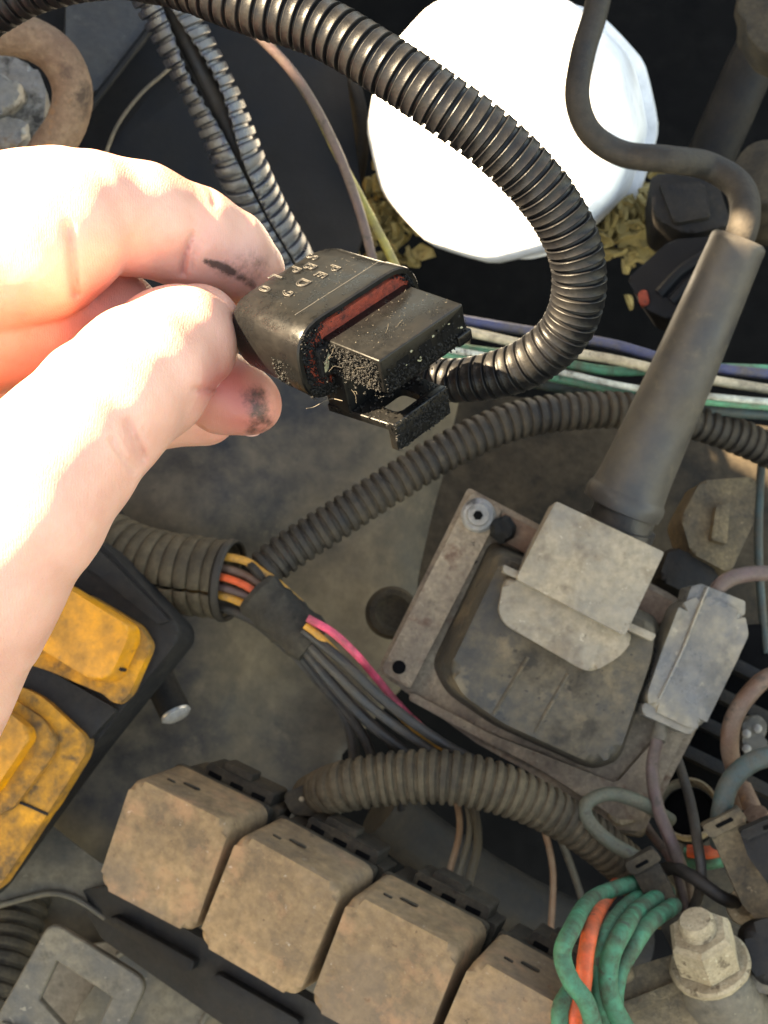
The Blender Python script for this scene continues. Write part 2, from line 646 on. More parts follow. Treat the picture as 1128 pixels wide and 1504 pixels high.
# deep black floor of the engine bay
struct('engine_bay_floor', Pl(564, 752, .78, (0, .25, .97), 1).prism(
    [(-2600, -2200), (3700, -2200), (3700, 3200), (-2600, 3200)], -.02, 0, bevel=0), M['black_bay'])


def heightfield(x0, x1, y0, y1, nx, ny, fun, k=K):
    V, Fc = [], []
    for j in range(ny + 1):
        for i in range(nx + 1):
            py = y0 + (y1 - y0) * j / ny
            xr = x1 if py < 900 else max(500, x1 - (py - 900) * .9)
            px = x0 + (xr - x0) * i / nx
            V.append(W(px, py, fun(px, py) * k))
    for j in range(ny):
        for i in range(nx):
            a = j * (nx + 1) + i
            Fc.append([a, a + 1, a + nx + 2, a + nx + 1])
    n = len(V)
    off = dirw(0, 0, -1) * .002
    V += [p + off for p in V]
    Fc += [[i + n for i in reversed(q)] for q in Fc]
    rim = []
    for i in range(nx):
        rim.append((i, i + 1))
    for j in range(ny):
        rim.append((j * (nx + 1) + nx, (j + 1) * (nx + 1) + nx))
    for i in range(nx, 0, -1):
        rim.append((ny * (nx + 1) + i, ny * (nx + 1) + i - 1))
    for j in range(ny, 0, -1):
        rim.append((j * (nx + 1), (j - 1) * (nx + 1)))
    for a, b in rim:
        Fc.append([a, b, b + n, a + n])
    return V, Fc


def wing_depth(px, py):
    d = .475 + .00006 * (px - 300) * (1 if px > 300 else .25)
    d += .020 * math.exp(-((px - 440) / 110) ** 2 - ((py - 1010) / 130) ** 2)      # hollow below the loom
    d -= .012 * math.exp(-((px - 280) / 130) ** 2 - ((py - 760) / 80) ** 2)        # swelling under the sleeve
    d += .00004 * max(0, 700 - py) + .010 * math.sin((py - 500) / 160)
    if px > 520:
        d += min(.09, ((px - 520) / 100) ** 2 * .012)
    return d


struct('inner_wing', heightfield(-700, 690, 470, 1900, 68, 56, wing_depth), M['wing'], 180)
struct('chassis_rail', Pl(800, 700, .53, (.1, .3, .95)).prism([(560, 560), (1250, 640), (1250, 900), (960, 960), (640, 900), (560, 760)], -.03, 0, .008, .006, 3), M['rail'])
# dark panel behind the hand with a turned-up lip
P_up = Pl(220, 150, .50, (.15, .1, .98))
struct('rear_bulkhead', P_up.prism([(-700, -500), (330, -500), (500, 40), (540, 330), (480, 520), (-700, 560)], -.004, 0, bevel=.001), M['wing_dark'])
# added unseen sheet, cut to shade the deep bay yet leave the container sunlit
e1 = Vector((0, 1, 0)).cross(SUN_CAM).normalized()
e2 = SUN_CAM.cross(e1)
edge = [(-1.0, -.40), (-.235, -.40), (-.252, .0), (-.256, .055), (-.280, .085), (-.288, .13), (-.288, .19), (-.282, .235), (-.30, .2548), (-.460, .2550), (-.460, .352), (-.385, .352), (-.385, .2552), (-.2, .2552), (-.16, .36), (.50, .36), (.50, 1.2), (-1.1, 1.2)]
struct('sun_blocker', prism3([Vector(p) for p in edge], CM @ (SUN_CAM * .45), CR @ e1, CR @ e2, CR @ SUN_CAM, 0, .012, bevel=.002), M['sun_blocker'])

# ------------------------------------------------------------------ corrugated looms
loop_pts = [(-70, 62, .325), (-10, 14, .322), (60, -22, .318), (160, -42, .312), (260, -30, .306), (360, 5, .300), (470, 40, .296), (560, 92, .293),
            (650, 152, .292), (730, 212, .294), (800, 285, .298), (842, 360, .303), (850, 430, .308), (826, 492, .314), (770, 536, .320), (700, 556, .326), (640, 556, .332), (560, 530, .338), (480, 480, .335), (420, 440, .315)]
single('corrugated_loom', corrugated([W(*p) for p in loop_pts], .0061, .0031, .87, 30, 400,
       prof=[(0, .86), (.06, .86), (.12, .985), (.17, 1.0), (.26, .985), (.50, .975), (.68, .985), (.76, 1.0), (.81, .985), (.88, .86)],
       rfun=lambda t: .0056 + .0008 * math.sin(min(1, t * 1.25) * math.pi) - .0016 * max(0, t - .72) / .28, wear=.02),
       M['loom'], "glossy black corrugated wiring loom arching over the white container to the held connector", "loom", "corrugated looms", smooth=28)

t = thing('split_loom', "split black corrugated loom hanging open above the fingers, slit down its length", "loom", B(425, 380, .46), "corrugated looms")
sp_pts = [B(205, -60, .41), B(240, 0, .415), B(280, 80, .42), B(322, 165, .425), B(352, 240, .43), B(385, 310, .44), B(425, 380, .45), B(470, 470, .47)]


def slit(u):
    g = .05 + .42 * math.exp(-((u - .30) / .14) ** 2)
    c = .12 - .25 * u
    return (c + g, c + 2 * math.pi - g)


sl = mesh('sleeve', corrugated(sp_pts, .0078, .0042, .84, 30, 220, prof=[(0, .82), (.22, .82), (.28, .97), (.36, 1), (.84, 1), (.92, .97)], rfun=lambda u: .0098 - .0014 * u, arc=slit), M['loom_split'], t)
md = sl.modifiers.new('wall', 'SOLIDIFY')
md.thickness = .0007
md.offset = -1
mesh('inner_wire', tube([q + dirw(.3, .1, -1) * .002 for q in sp_pts], .0034), WM['black'], t)
mesh('inner_wire', tube([q + dirw(-.8, -.2, -1) * .003 for q in sp_pts], .0022), WM['black'], t)

single('corrugated_loom', corrugated([B(375, 850, .418), B(420, 812, .42), B(500, 760, .422), B(590, 702, .425), B(670, 655, .428), B(760, 617, .432), B(860, 603, .437), B(960, 606, .443), B(1060, 632, .449), B(1160, 675, .455), B(1260, 720, .46)],
       .0065, .0036, .84, 26, 300, rfun=lambda u: .0070 - .0006 * u, wear=.03), M['loom_dusty'],
       "dusty black corrugated loom rising from the taped junction and passing behind the rubber boot", "loom", "corrugated looms", smooth=28)
single('corrugated_loom', corrugated([B(455, 1172, .418), B(500, 1156, .405), B(580, 1143, .402), B(660, 1142, .400), B(740, 1160, .400), B(810, 1192, .402), B(870, 1230, .405), B(930, 1282, .410), B(980, 1340, .418)],
       .0085, .0032, .88, 26, 300, rfun=lambda u: .0074 + .0014 * math.sin(min(1, u * 1.6) * math.pi), wear=.03), M['loom_brown'],
       "brown dust-caked corrugated loom running below the ignition coil from the relay sockets", "loom", "corrugated looms", smooth=28)

# fat sleeve with coloured wires, tape junction
t = thing('wide_loom_sleeve', "wide brown corrugated sleeve with orange and yellow wires leaving its torn mouth", "loom", B(250, 905, .43), "corrugated looms")
fat = [B(60, 742, .445), B(110, 775, .44), B(170, 812, .435), B(240, 838, .43), B(332, 852, .425)]
mesh('sleeve', corrugated(fat, .0118, .0046, .93, 32, 160, rfun=lambda u: .0112 + .0016 * min(1, u * 1.3), wear=.03, arc=lambda u: (.5, .42 + 2 * math.pi),
     prof=[(0, .90), (.12, .90), (.26, .98), (.4, 1), (.7, 1), (.86, .98)]), M['loom_brown'], t).modifiers.new('wall', 'SOLIDIFY').thickness = -.0009
mouth = Path(fat).at(999)
mesh('torn_rim', sweep(Path([mouth[0] - mouth[3] * .0006, mouth[0] + mouth[3] * .0022]), [(0, .0126), (.0010, .0133), (.0018, .0132), (.0028, .0127)], 32, caps=False), M['loom_dusty'], t).modifiers.new('wall', 'SOLIDIFY').thickness = -.001
G = "wires between the wide sleeve and the taped junction"
wl = [('yellow', (318, 818), (360, 824), (402, 852), .408, .0014, "yellow wire along the top of the wires leaving the wide sleeve"),
      ('brown', (318, 833), (360, 845), (398, 874), .407, .0015, "brown wire between yellow and orange wires at the wide sleeve's mouth"),
      ('orange', (318, 846), (352, 856), (395, 884), .405, .0013, "bright orange wire leaving the middle of the wide sleeve's mouth"),
      ('maroon', (318, 860), (356, 872), (390, 892), .406, .0014, "maroon wire under the orange wire at the wide sleeve's mouth"),
      ('yellow', (320, 873), (352, 884), (384, 905), .406, .0014, "yellow wire along the bottom of the wires leaving the wide sleeve"),
      ('black', (318, 888), (350, 900), (385, 920), .410, .0018, "black wire below the coloured wires at the wide sleeve's mouth")]
for c, a, b, e, d, r, lab in wl:
    single('wire', tube([B(a[0] - 50, a[1] - 2, d + .018), B(a[0] - 12, a[1] - 2, d + .013), B(*b, d + .008), B(*e, d + .005), B(e[0] + 40, e[1] + 35, d + .004)], r, 12, 60), WM[c], lab, "wire", G)
tp = Path([B(375, 868, .413), B(400, 892, .412), B(430, 918, .411), B(462, 946, .41)])
single('tape_wrap', roughen(sweep(tp, [(0, .0066), (.0004, .0076)] + [(tp.L * (i / 12), .0078 + .0005 * math.sin(i * 2.1) + .0003 * (i % 3)) for i in range(1, 12)] + [(tp.L - .0003, .0074), (tp.L, .006)], 26), .0005, 260), M['tape'],
       "dark cloth tape wrapped round the junction of the wiring looms", "tape")
G = "wires fanning down from the taped junction"
fan = [('pink', .0013, "bright pink wire running from the tape to the coil bracket", [(452, 908, .401), (490, 930, .400), (526, 964, .401), (548, 990, .416), (610, 1060, .424), (690, 1120, .428), (740, 1165, .432)]),
       ('yellow', .0012, "short yellow-tipped wire beside the pink wire below the tape", [(448, 918, .402), (470, 935, .402), (500, 965, .406), (545, 1010, .408), (620, 1080, .413), (690, 1130, .418)]),
       ('black', .0017, "black wire against the pink wire, nearest the coil bracket", [(445, 925, .404), (500, 968, .402), (560, 1025, .405), (640, 1085, .408), (720, 1130, .413), (800, 1180, .42)]),
       ('grey', .0016, "grey wire under the black wire leaving the tape", [(440, 932, .406), (490, 985, .405), (550, 1042, .407), (630, 1100, .411), (710, 1150, .415)]),
       ('black', .0018, "black wire in the middle of the bundle below the tape", [(436, 938, .407), (480, 995, .408), (540, 1060, .410), (610, 1115, .413), (660, 1160, .418)]),
       ('black', .0017, "dark wire bending straight down behind the brown loom", [(425, 942, .41), (470, 1000, .414), (520, 1060, .418), (545, 1110, .42), (550, 1180, .424)]),
       ('grey', .0019, "dusty grey wire lowest in the bundle below the tape", [(412, 935, .412), (455, 985, .416), (500, 1040, .420), (518, 1090, .424), (522, 1160, .428)]),
       ('black', .0014, "thin black wire curving under the bundle below the tape", [(430, 945, .413), (490, 1010, .416), (560, 1075, .418), (585, 1120, .421), (590, 1190, .424)])]
for c, r, lab, p in fan:
    single('wire', tube([B(*q) for q in p], r, 10, 80), WM[c], lab, "wire", G)
G = "dark wires dropping into the gap below the brown loom"
for k, (c, r, p) in enumerate([('brown', .0012, [(668, 1160, .43), (675, 1220, .44), (655, 1300, .45), (640, 1380, .46)]), ('black', .0016, [(690, 1160, .43), (702, 1230, .438), (690, 1290, .445), (670, 1370, .45)]),
                ('grey', .0012, [(682, 1160, .432), (690, 1220, .438), (672, 1290, .446), (650, 1370, .45)]), ('brown', .0012, [(795, 1200, .45), (812, 1280, .46), (808, 1380, .47)]), ('black', .0014, [(815, 1210, .45), (845, 1290, .46), (870, 1370, .47)])]):
    single('wire', tube([B(*q) for q in p], r, 10, 50), WM[c], ["reddish wire, outermost of three dropping from the brown loom behind the third relay", "thickest black wire of three dropping from the brown loom behind the third relay", "grey wire, middle of three dropping from the brown loom behind the third relay", "thin brown wire hanging alone in the black gap behind the last relay", "black wire slanting through the gap towards the green loops"][k], "wire", G)

# pair of wires behind the loop
single('wire', tube([B(300, 5, .42), B(380, 55, .424), B(440, 120, .428), B(490, 210, .432), B(525, 300, .436), B(548, 385, .44), B(560, 450, .45)], .0017, 12, 120), WM['maroon'],
       "brownish pink wire curving down between the split loom and the glossy loop", "wire")
single('wire', tube([B(310, 8, .425), B(390, 62, .43), B(452, 140, .435), B(500, 235, .439), B(545, 320, .442), B(585, 400, .446), B(600, 450, .45)], .0016, 12, 120), WM['olive'],
       "olive yellow wire curving beside the brownish pink wire", "wire")
single('cable', tube([B(440, 60, .53), B(505, 105, .535), B(528, 170, .54), B(525, 250, .545), B(500, 330, .55)], .0036, 14, 90), WM['black'],
       "thick black cable in the shadow left of the white container", "cable")

# striped wires passing behind the boot
G = "coloured wires running side by side behind the rubber boot"
for c, r, lab, p in [
    ('blue', .0019, "dark blue wire, topmost of the wires passing behind the rubber boot", [(600, 455, .455), (690, 472, .452), (800, 490, .45), (900, 506, .448), (1010, 535, .446), (1180, 555, .445)]),
    ('cream', .0018, "cream wire under the dark blue wire behind the rubber boot", [(600, 470, .452), (690, 488, .449), (790, 510, .446), (900, 528, .444), (1010, 552, .443), (1180, 580, .442)]),
    ('mint', .0018, "green wire between cream and white-striped wires behind the rubber boot", [(600, 500, .456), (700, 515, .452), (800, 528, .45), (900, 545, .448), (1020, 540, .447), (1180, 545, .446)]),
    ('pale', .0012, "pale wire lying on the lower green wire behind the rubber boot", [(640, 510, .446), (740, 528, .443), (830, 548, .441), (920, 568, .439), (1020, 580, .438), (1180, 595, .438)]),
    ('mint', .0017, "lower green wire under the pale wire behind the rubber boot", [(640, 518, .449), (740, 538, .446), (830, 558, .444), (920, 578, .442), (1030, 588, .441), (1180, 600, .44)]),
    ('teal', .0021, "teal grey wire, lowest of the wires passing behind the rubber boot", [(660, 540, .456), (800, 565, .452), (920, 590, .448), (1040, 602, .446), (1180, 612, .445)])]:
    single('wire', tube([B(*q) for q in p], r, 12, 90), WM[c], lab, "wire", G)

# ------------------------------------------------------------------ white container and dry leaves
Nb = Vector((-.31, -.22, .92)).normalized()
Cb = cp(722, 184, .545)
t = thing('white_container', "white faceted plastic container sunlit deep behind the glossy loom", "container", CM @ (Cb - Nb * .065))
Rb = .0535
NBW = CR @ Nb


def facet(profile, seg, sub):
    V, Fc = [], []
    n = dirw(1, 0, 0)
    n = (n - NBW * n.dot(NBW)).normalized()
    b = NBW.cross(n)
    tot = seg * sub
    for (r, h) in profile:
        for k in range(tot):
            a = 2 * math.pi * (k + .5) / tot
            loc = ((a * seg / (2 * math.pi)) % 1) - .5
            flat = math.cos(math.pi / seg) / math.cos(loc * 2 * math.pi / seg)
            rr = r * (flat * .72 + .28)
            V.append(CM @ Cb + NBW * h + n * (rr * math.cos(a)) + b * (rr * math.sin(a)))
    for i in range(len(profile) - 1):
        for k in range(tot):
            k2 = (k + 1) % tot
            Fc.append([i * tot + k, i * tot + k2, (i + 1) * tot + k2, (i + 1) * tot + k])
    Fc.append(list(range(tot))[::-1])
    Fc.append([(len(profile) - 1) * tot + k for k in range(tot)])
    return V, Fc


mesh('body', facet([(Rb * .96, -.065), (Rb * 1.0, -.04), (Rb * 1.0, -.008), (Rb * .985, -.004), (Rb * .955, -.001), (Rb * .92, 0), (Rb * .5, .0012), (Rb * .05, .0016)], 12, 6), M['white'], t, 40)
mesh('base_rim', facet([(Rb * .99, -.072), (Rb * 1.03, -.071), (Rb * 1.03, -.066), (Rb * .95, -.065)], 12, 6), M['white'], t, 40)


def leaf_pile(n, cx, cy, sx, sy, d0):
    V, Fc = [], []
    for i in range(n):
        px, py = random.gauss(cx, sx), random.gauss(cy, sy)
        c = W(px, py, d0 + random.uniform(-.012, .012))
        u = Vector((random.gauss(0, 1), random.gauss(0, 1), random.gauss(0, 1))).normalized()
        w = u.orthogonal().normalized()
        w = (Matrix.Rotation(random.random() * 6.28, 3, u) @ w)
        x = u.cross(w)
        s = random.uniform(.002, .0058)
        k = len(V)
        th = u * s * .18
        ring = [(-1, 0), (-.5, .55), (.2, .7), (1, .15), (.7, -.5), (-.2, -.7)]
        for (a, b) in ring:
            V.append(c + w * a * s + x * b * s * random.uniform(.7, 1.2) + u * s * .35 * (abs(a) - .4) + th)
        for (a, b) in ring:
            V.append(c + w * a * s + x * b * s * .9 + u * s * .35 * (abs(a) - .4) - th)
        Fc.append([k + q for q in range(6)])
        Fc.append([k + 11 - q for q in range(6)])
        for q in range(6):
            Fc.append([k + q, k + 6 + q, k + 6 + (q + 1) % 6, k + (q + 1) % 6])
    return V, Fc


for n, cx, cy, sx, sy, d in [(190, 935, 330, 32, 26, .60), (150, 575, 320, 24, 42, .60)]:
    o = mesh('dry_leaves', leaf_pile(n, cx, cy, sx, sy, d), M['leaf'], None, 20, 'stuff')
    tag(o, "golden dry leaf litter caught right of the white container, by the cable" if cx > 700 else "golden dry leaf litter caught between the white container and the olive wire", "leaves")

# ------------------------------------------------------------------ top left: rusty pipe, aluminium part, dark panel edge
single('rusty_pipe', tube([B(-120, 50, .40), B(-40, 46, .402), B(30, 52, .405), B(82, 80, .408), B(106, 130, .411), B(98, 180, .414), B(70, 225, .418), B(20, 300, .425)], [.0080, .0074, .0068, .0066, .0066, .0068, .0070], 20, 120, .015), M['rust'],
       "rust brown bent metal pipe above the knuckle", "pipe")
t = thing('cast_housing', "bright cast aluminium housing behind the rusty pipe", "housing", B(10, 210, .46))
Pa = Pl(20, 150, .438, (.1, .25, .96))
mesh('body', roughen(Pa.prism([(-120, 80), (0, 75), (50, 95), (70, 130), (62, 190), (30, 232), (-120, 240)], -.03, 0, .004, .003, 3), .001, 120), M['alu'], t)
mesh('web', roughen(Pa.prism([(-60, 130), (10, 105), (40, 125), (20, 160), (-60, 190)], -.002, .007, .004, .003, 3), .0018, 160), M['alu'], t)
mesh('boss', roughen(Pa.prism([(-20, 180), (30, 165), (45, 195), (10, 225), (-40, 225)], -.002, .005, .004, .003, 3), .0015, 200), M['alu'], t)
t = thing('bulkhead_flange', "dark flanged panel with a pale folded edge between pipe and split loom", "panel", B(240, 250, .49))
Pd = Pl(200, 130, .468, (.25, .1, .96))
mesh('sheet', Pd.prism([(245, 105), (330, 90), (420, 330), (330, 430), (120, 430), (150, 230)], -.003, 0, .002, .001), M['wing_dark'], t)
mesh('folded_edge', tube([Pd.pt(250, 100, .001), Pd.pt(236, 112, .002), Pd.pt(205, 140, .002), Pd.pt(172, 185, .002), Pd.pt(152, 235, .002)], .0007, 8, 40), M['steel'], t)
t = thing('washer_bracket', "grey blue metal bracket beside the rusty pipe under the loom", "bracket", B(170, 120, .49))
Pw = Pl(150, 50, .476, (.3, .3, .9))
mesh('plate', roughen(Pw.prism([(100, -60), (250, -60), (225, 40), (150, 130), (110, 150), (95, 60)], -.006, 0, .004, .002), .0008, 90), M['bracket_dark'], t)
mesh('rib', tube([Pw.pt(230, 30, .001), Pw.pt(180, 95, .001), Pw.pt(130, 160, .001)], .0016, 10, 30), M['wing_dark'], t)

# ------------------------------------------------------------------ ignition coil on its bracket
NC = (-.02, .06, 1)
Pc = Pl(690, 720, .425, NC)
t = thing('ignition_coil', "dusty grey ignition coil bolted on a rusty beige metal bracket", "ignition coil", Pc.pt(780, 1050, -.02))
br = mesh('bracket', roughen(Pc.prism([(688, 716), (985, 872), (1075, 930), (1060, 1000), (945, 1222), (905, 1218), (785, 1138), (700, 1092), (553, 986)], -.004, 0, .0012, .0006), .0002, 300), M['plate'], t)
rl = mesh('side_rail', roughen(Pc.prism([(692, 722), (737, 748), (602, 1012), (560, 985)], 0, .0055, .001, .0008), .0003, 300), M['plate'], br)
mesh('cross_rail', roughen(Pc.prism([(739, 752), (990, 884), (972, 918), (722, 786)], .0004, .005, .0008, .0006), .0003, 300), M['rust'], br)
mesh('lower_flange', roughen(Pc.prism([(604, 1016), (720, 1078), (905, 1150), (985, 1060), (1015, 1062), (945, 1205), (905, 1202), (790, 1128), (700, 1082), (600, 1028)], 0, .0035, .001, .0006), .0003, 300), M['plate'], br)
mesh('rail_hole', lathe([(.0023, -.001), (.0023, .0003)], Pc.pt(586, 980, .0055), Pc.N, seg=20), M['black_bay'], br)
wa = mesh('washer', lathe([(.0056, 0), (.0058, .0008), (.0050, .0016), (.0038, .0018), (.0036, .0032), (.0020, .0034)], Pc.pt(702, 757, .0055), Pc.N, seg=28), M['alu'], t)
mesh('screw_recess', lathe([(.0017, 0), (.0017, .0006)], Pc.pt(702, 757, .0087), Pc.N, seg=6), M['black_bay'], wa)
mesh('grease_lump', roughen(lathe([(.004, 0), (.0045, .0015), (.003, .0035), (.001, .004)], Pc.pt(738, 778, .005), Pc.N, seg=18), .0012, 400), M['grime'], t)

# potted body: flat crown falling to a skirt
bo = [Pc.uv(*p, .004) for p in [(722, 792), (972, 905), (966, 960), (912, 1118), (872, 1133), (724, 1066), (655, 1018), (634, 976)]]
mesh('coil_body', prism3(round_poly(bo, .004), Pc.O, Pc.X, Pc.Y, Pc.N, .001, .021, .0065, 6, taper=.86), M['coil'], t)
for a_, b_ in (((776, 965), (724, 1050)), ((834, 990), (786, 1076))):
    mesh('mould_seam', tube([Pc.pt(*a_, .0209), Pc.pt((a_[0] + b_[0]) / 2, (a_[1] + b_[1]) / 2, .0211), Pc.pt(*b_, .0209)], .0006, 8, 10), M['coil'], t)
# tower head
tw = mesh('tower', roughen(Pc.prism([(817, 736), (976, 811), (918, 934), (758, 850)], .010, .0315, .0008, .0009, 2), .0002, 300), M['tower'], t)
mesh('tower_lip', Pc.prism([(740, 829), (964, 932), (958, 942), (738, 840)], .020, .0285, .0005, .0006), M['tower'], tw)
mesh('tower_front', roughen(Pc.prism([(742, 842), (935, 930), (914, 962), (872, 987), (856, 984), (742, 918), (732, 898)], .008, .0262, .0045, .0050, 5), .0002, 200), M['tower'], tw)
ax = [W(925, 752, .415), W(1003, 560, .425), W(1088, 345, .432)]
neck = Path([W(898, 805, .470), W(922, 742, .466)])
mesh('tower_neck', sweep(neck, [(0, .0112), (.006, .0112), (.0062, .0120), (.009, .0120), (.0092, .0106), (neck.L, .0106)], 30), M['black_gloss'], tw)

t = thing('coil_lead', "grey rubber boot and thick black lead plugged into the ignition coil", "ignition lead", W(925, 752, .43))
bp_ = Path([W(912, 748, .464), W(1000, 552, .455), W(1087, 350, .446)], 120)
L_ = bp_.L
st = [(0, .0118), (.0004, .0131), (.003, .0135), (.0052, .0133), (.0060, .0126), (.0068, .0124)]
st += [(L_ * u, .0124 + (.0089 - .0124) * u ** .9) for u in np.linspace(.12, .955, 16)]
st += [(L_ * .975, .0091), (L_ * .99, .0089), (L_, .0079), (L_ + 0, .0052)]
mesh('boot', sweep(bp_, st, 40), M['boot'], t, 50)
mesh('cable', tube([W(1078, 372, .446), W(1094, 320, .446), W(1086, 275, .450), W(1040, 244, .454), W(980, 234, .444), W(915, 226, .446), W(868, 196, .444), W(848, 145, .442), W(856, 80, .444), W(874, 20, .448), W(885, -40, .452), W(890, -140, .46)],
     [.0050, .0049, .0047, .0044, .0042, .0040, .0040, .0040, .0040, .0040], 22, 200), M['cable'], t)

# suppressor capacitor in a clear sleeve
Ns = (.12, .1, .98)
Ps = Pl(1030, 960, .405, Ns)
t = thing('suppressor', "grey suppressor in a clouded clear sleeve beside the ignition coil", "suppressor", Ps.pt(990, 1060, -.012))
mesh('body', roughen(Ps.prism([(1000, 888), (1030, 872), (1092, 898), (1100, 930), (1085, 965), (1034, 1068), (1014, 1070), (955, 1042), (950, 1022), (975, 950)], -.013, 0, .002, .0032, 4), .0004, 180), M['clear'], t)
sv = mesh('sleeve_end', roughen(Ps.prism([(1014, 862), (1032, 858), (1096, 884), (1096, 902), (1085, 906), (1018, 880), (1008, 884)], -.011, -.001, .0008, .0008, 2), .0006, 260), M['clear'], t)
mesh('sleeve_end', roughen(Ps.prism([(942, 1034), (952, 1030), (1022, 1060), (1018, 1078), (1010, 1078), (944, 1048)], -.011, -.0008, .0008, .0008, 2), .0006, 260), M['clear'], t)
mesh('sleeve_seam', tube([Ps.pt(1040, 862, .0002), Ps.pt(1024, 900, .0006), Ps.pt(1000, 960, .0006), Ps.pt(968, 1026, .0004)], .0005, 8, 40), M['clear'], t)
mesh('terminal', roughen(tube([Ps.pt(975, 1045, -.006), Ps.pt(970, 1070, -.006), Ps.pt(966, 1088, -.005)], .0026, 12, 20), .0003, 300), M['steel'], t)
mesh('lead', tube([Ps.pt(966, 1082, -.005), B(958, 1130, .408), B(966, 1185, .404), B(984, 1232, .400), B(1004, 1285, .402), B(1020, 1350, .41)], .0021, 14, 90), WM['maroon'], t)
mesh('lead', tube([Ps.pt(1048, 880, -.006), B(1058, 860, .411), B(1085, 846, .412), B(1130, 842, .414), B(1200, 850, .416)], .0026, 14, 60), WM['maroon'], t)

# things round the coil
single('rubber_grommet', lathe([(.0095, -.006), (.0098, 0), (.0085, .003), (.0065, .0035), (.0052, .002), (.0040, .0012), (.002, .0010)], B(576, 900, .462), dirw(.1, .1, 1), seg=32), M['socket'],
       "dusty dark round grommet half hidden behind the coil bracket", "grommet")
t = thing('wiring_plug', "dusty brown wiring plug between the rubber boot and the suppressor", "plug", B(1050, 830, .48))
Pq = Pl(1055, 770, .462, (.1, .2, .97))
mesh('housing', roughen(Pq.prism([(1030, 705), (1108, 700), (1118, 745), (1072, 842), (1015, 812), (1000, 760)], -.018, 0, .002, .0015), .0005, 200), M['casting'], t)
mesh('latch', roughen(Pq.prism([(1052, 742), (1072, 738), (1068, 800), (1045, 792)], 0, .0035, .001, .0008), .0003, 200), M['casting'], t)
mesh('boot_end', roughen(Pq.prism([(985, 800), (1020, 816), (1060, 842), (1048, 880), (1000, 868), (968, 850)], -.016, -.003, .003, .002), .0004, 200), M['dark_plastic'], t)
t = thing('sensor_plug', "black ribbed sensor plug with a red seal in the shadow under the leaves", "plug", B(985, 470, .52))
Pk = Pl(985, 420, .47, (-.3, .1, .95))
mesh('housing', Pk.prism([(920, 410), (985, 352), (1075, 345), (1060, 440), (985, 470), (950, 455)], -.03, 0, .002, .002), M['wing_dark'], t)
for i in range(3):
    mesh('rib', tube([Pk.pt(968 + i * 18, 432 + i * 10, .001), Pk.pt(1000 + i * 17, 398 + i * 12, .001), Pk.pt(1040 + i * 10, 372 + i * 16, .001)], .0022, 10, 20), M['wing_dark'], t)
mesh('seal', Pk.prism([(936, 428), (950, 424), (954, 446), (940, 450)], -.002, .0015, .0015, .0006), M['red_seal'], t)
single('air_hose', tube([W(1180, -60, .60), W(1120, 60, .605), W(1070, 170, .61), W(1020, 285, .615), W(985, 380, .62)], .0105, 22, 60), M['dark_plastic'],
       "thick dark hose slanting down in the shadow right of the white container", "hose")
single('torn_insulation', roughen(Pl(1100, 45, .54, (-.2, .2, .95), 1).prism([(1080, -40), (1180, -40), (1180, 90), (1118, 75), (1098, 50), (1084, 10)], -.02, 0, .005, .004, 3), .003, 120), M['socket'],
       "ragged grey insulation clump above the dark hose", "insulation")
single('mount_rubber', roughen(lathe([(.016, -.02), (.017, .0), (.014, .012), (.006, .015)], W(1128, 275, .57), dirw(-.3, .3, .9), seg=28), .001, 90), M['socket'],
       "brown dusty round mount behind the curve of the lead", "mount")
t = thing('shadow_block', "black boxy relay housing in the shadow below the curved lead", "housing", W(1010, 330, .56))
Px = Pl(1000, 290, .545, (-.1, .2, .97), 1)
mesh('body', Px.prism([(955, 255), (1050, 255), (1075, 330), (1010, 345), (960, 320)], -.03, 0, .003, .002), M['dark_plastic'], t)
mesh('cover', Px.prism([(968, 268), (1035, 268), (1045, 318), (990, 328)], 0, .003, .002, .001), M['dark_plastic'], t)
single('brake_pipe', tube([B(1122, 640, .47), B(1116, 720, .466), B(1114, 800, .462), B(1118, 880, .46), B(1126, 960, .456)], .0016, 12, 60), WM['teal'],
       "thin teal pipe running down behind the brown wiring plug", "pipe")

t = thing('heat_sink', "black finned heat sink under the suppressor and the brown wires", "heat sink", B(1080, 1110, .46))
Ph = Pl(1060, 1020, .452, (.05, .2, .97))
mesh('base', Ph.prism([(985, 930), (1260, 900), (1260, 1180), (985, 1150)], -.006, 0, .001, .0008), M['black_bay'], t)
for i in range(4):
    o0 = Ph.prism([(1036 - 21 * i, 962 + 44 * i), (1050 - 21 * i, 950 + 44 * i), (1250 - 18 * i, 1052 + 44 * i), (1240 - 18 * i, 1066 + 44 * i)], 0, .008, .0007, .0006)
    mesh('fin', roughen(o0, .0002, 300), M['dark_plastic'], t)
t = thing('clip_terminal', "small greasy grey clip terminal beside the rising brown wire", "terminal", B(1100, 1110, .43))
Pt = Pl(1100, 1080, .425, (0, .2, 1))
mesh('body', roughen(Pt.prism([(1092, 1052), (1118, 1050), (1128, 1075), (1120, 1092), (1150, 1100), (1150, 1125), (1105, 1118), (1088, 1090)], -.006, 0, .002, .0012, 3), .0008, 300), M['rubber_grey'], t)
for (a, b) in ((1096, 1078), (1112, 1070), (1096, 1100)):
    mesh('rivet', lathe([(.0016, 0), (.0015, .0008), (.0006, .0014)], Pt.pt(a, b, .0), Pt.N, seg=14), M['alu'], t)
single('wire', tube([B(1200, 985, .415), B(1135, 992, .412), B(1098, 1022, .41), B(1076, 1060, .41), B(1072, 1100, .412), B(1080, 1135, .418), B(1092, 1180, .425)], .0030, 16, 90), WM['brown'],
       "thick rust brown wire rising past the grey clip terminal", "wire")
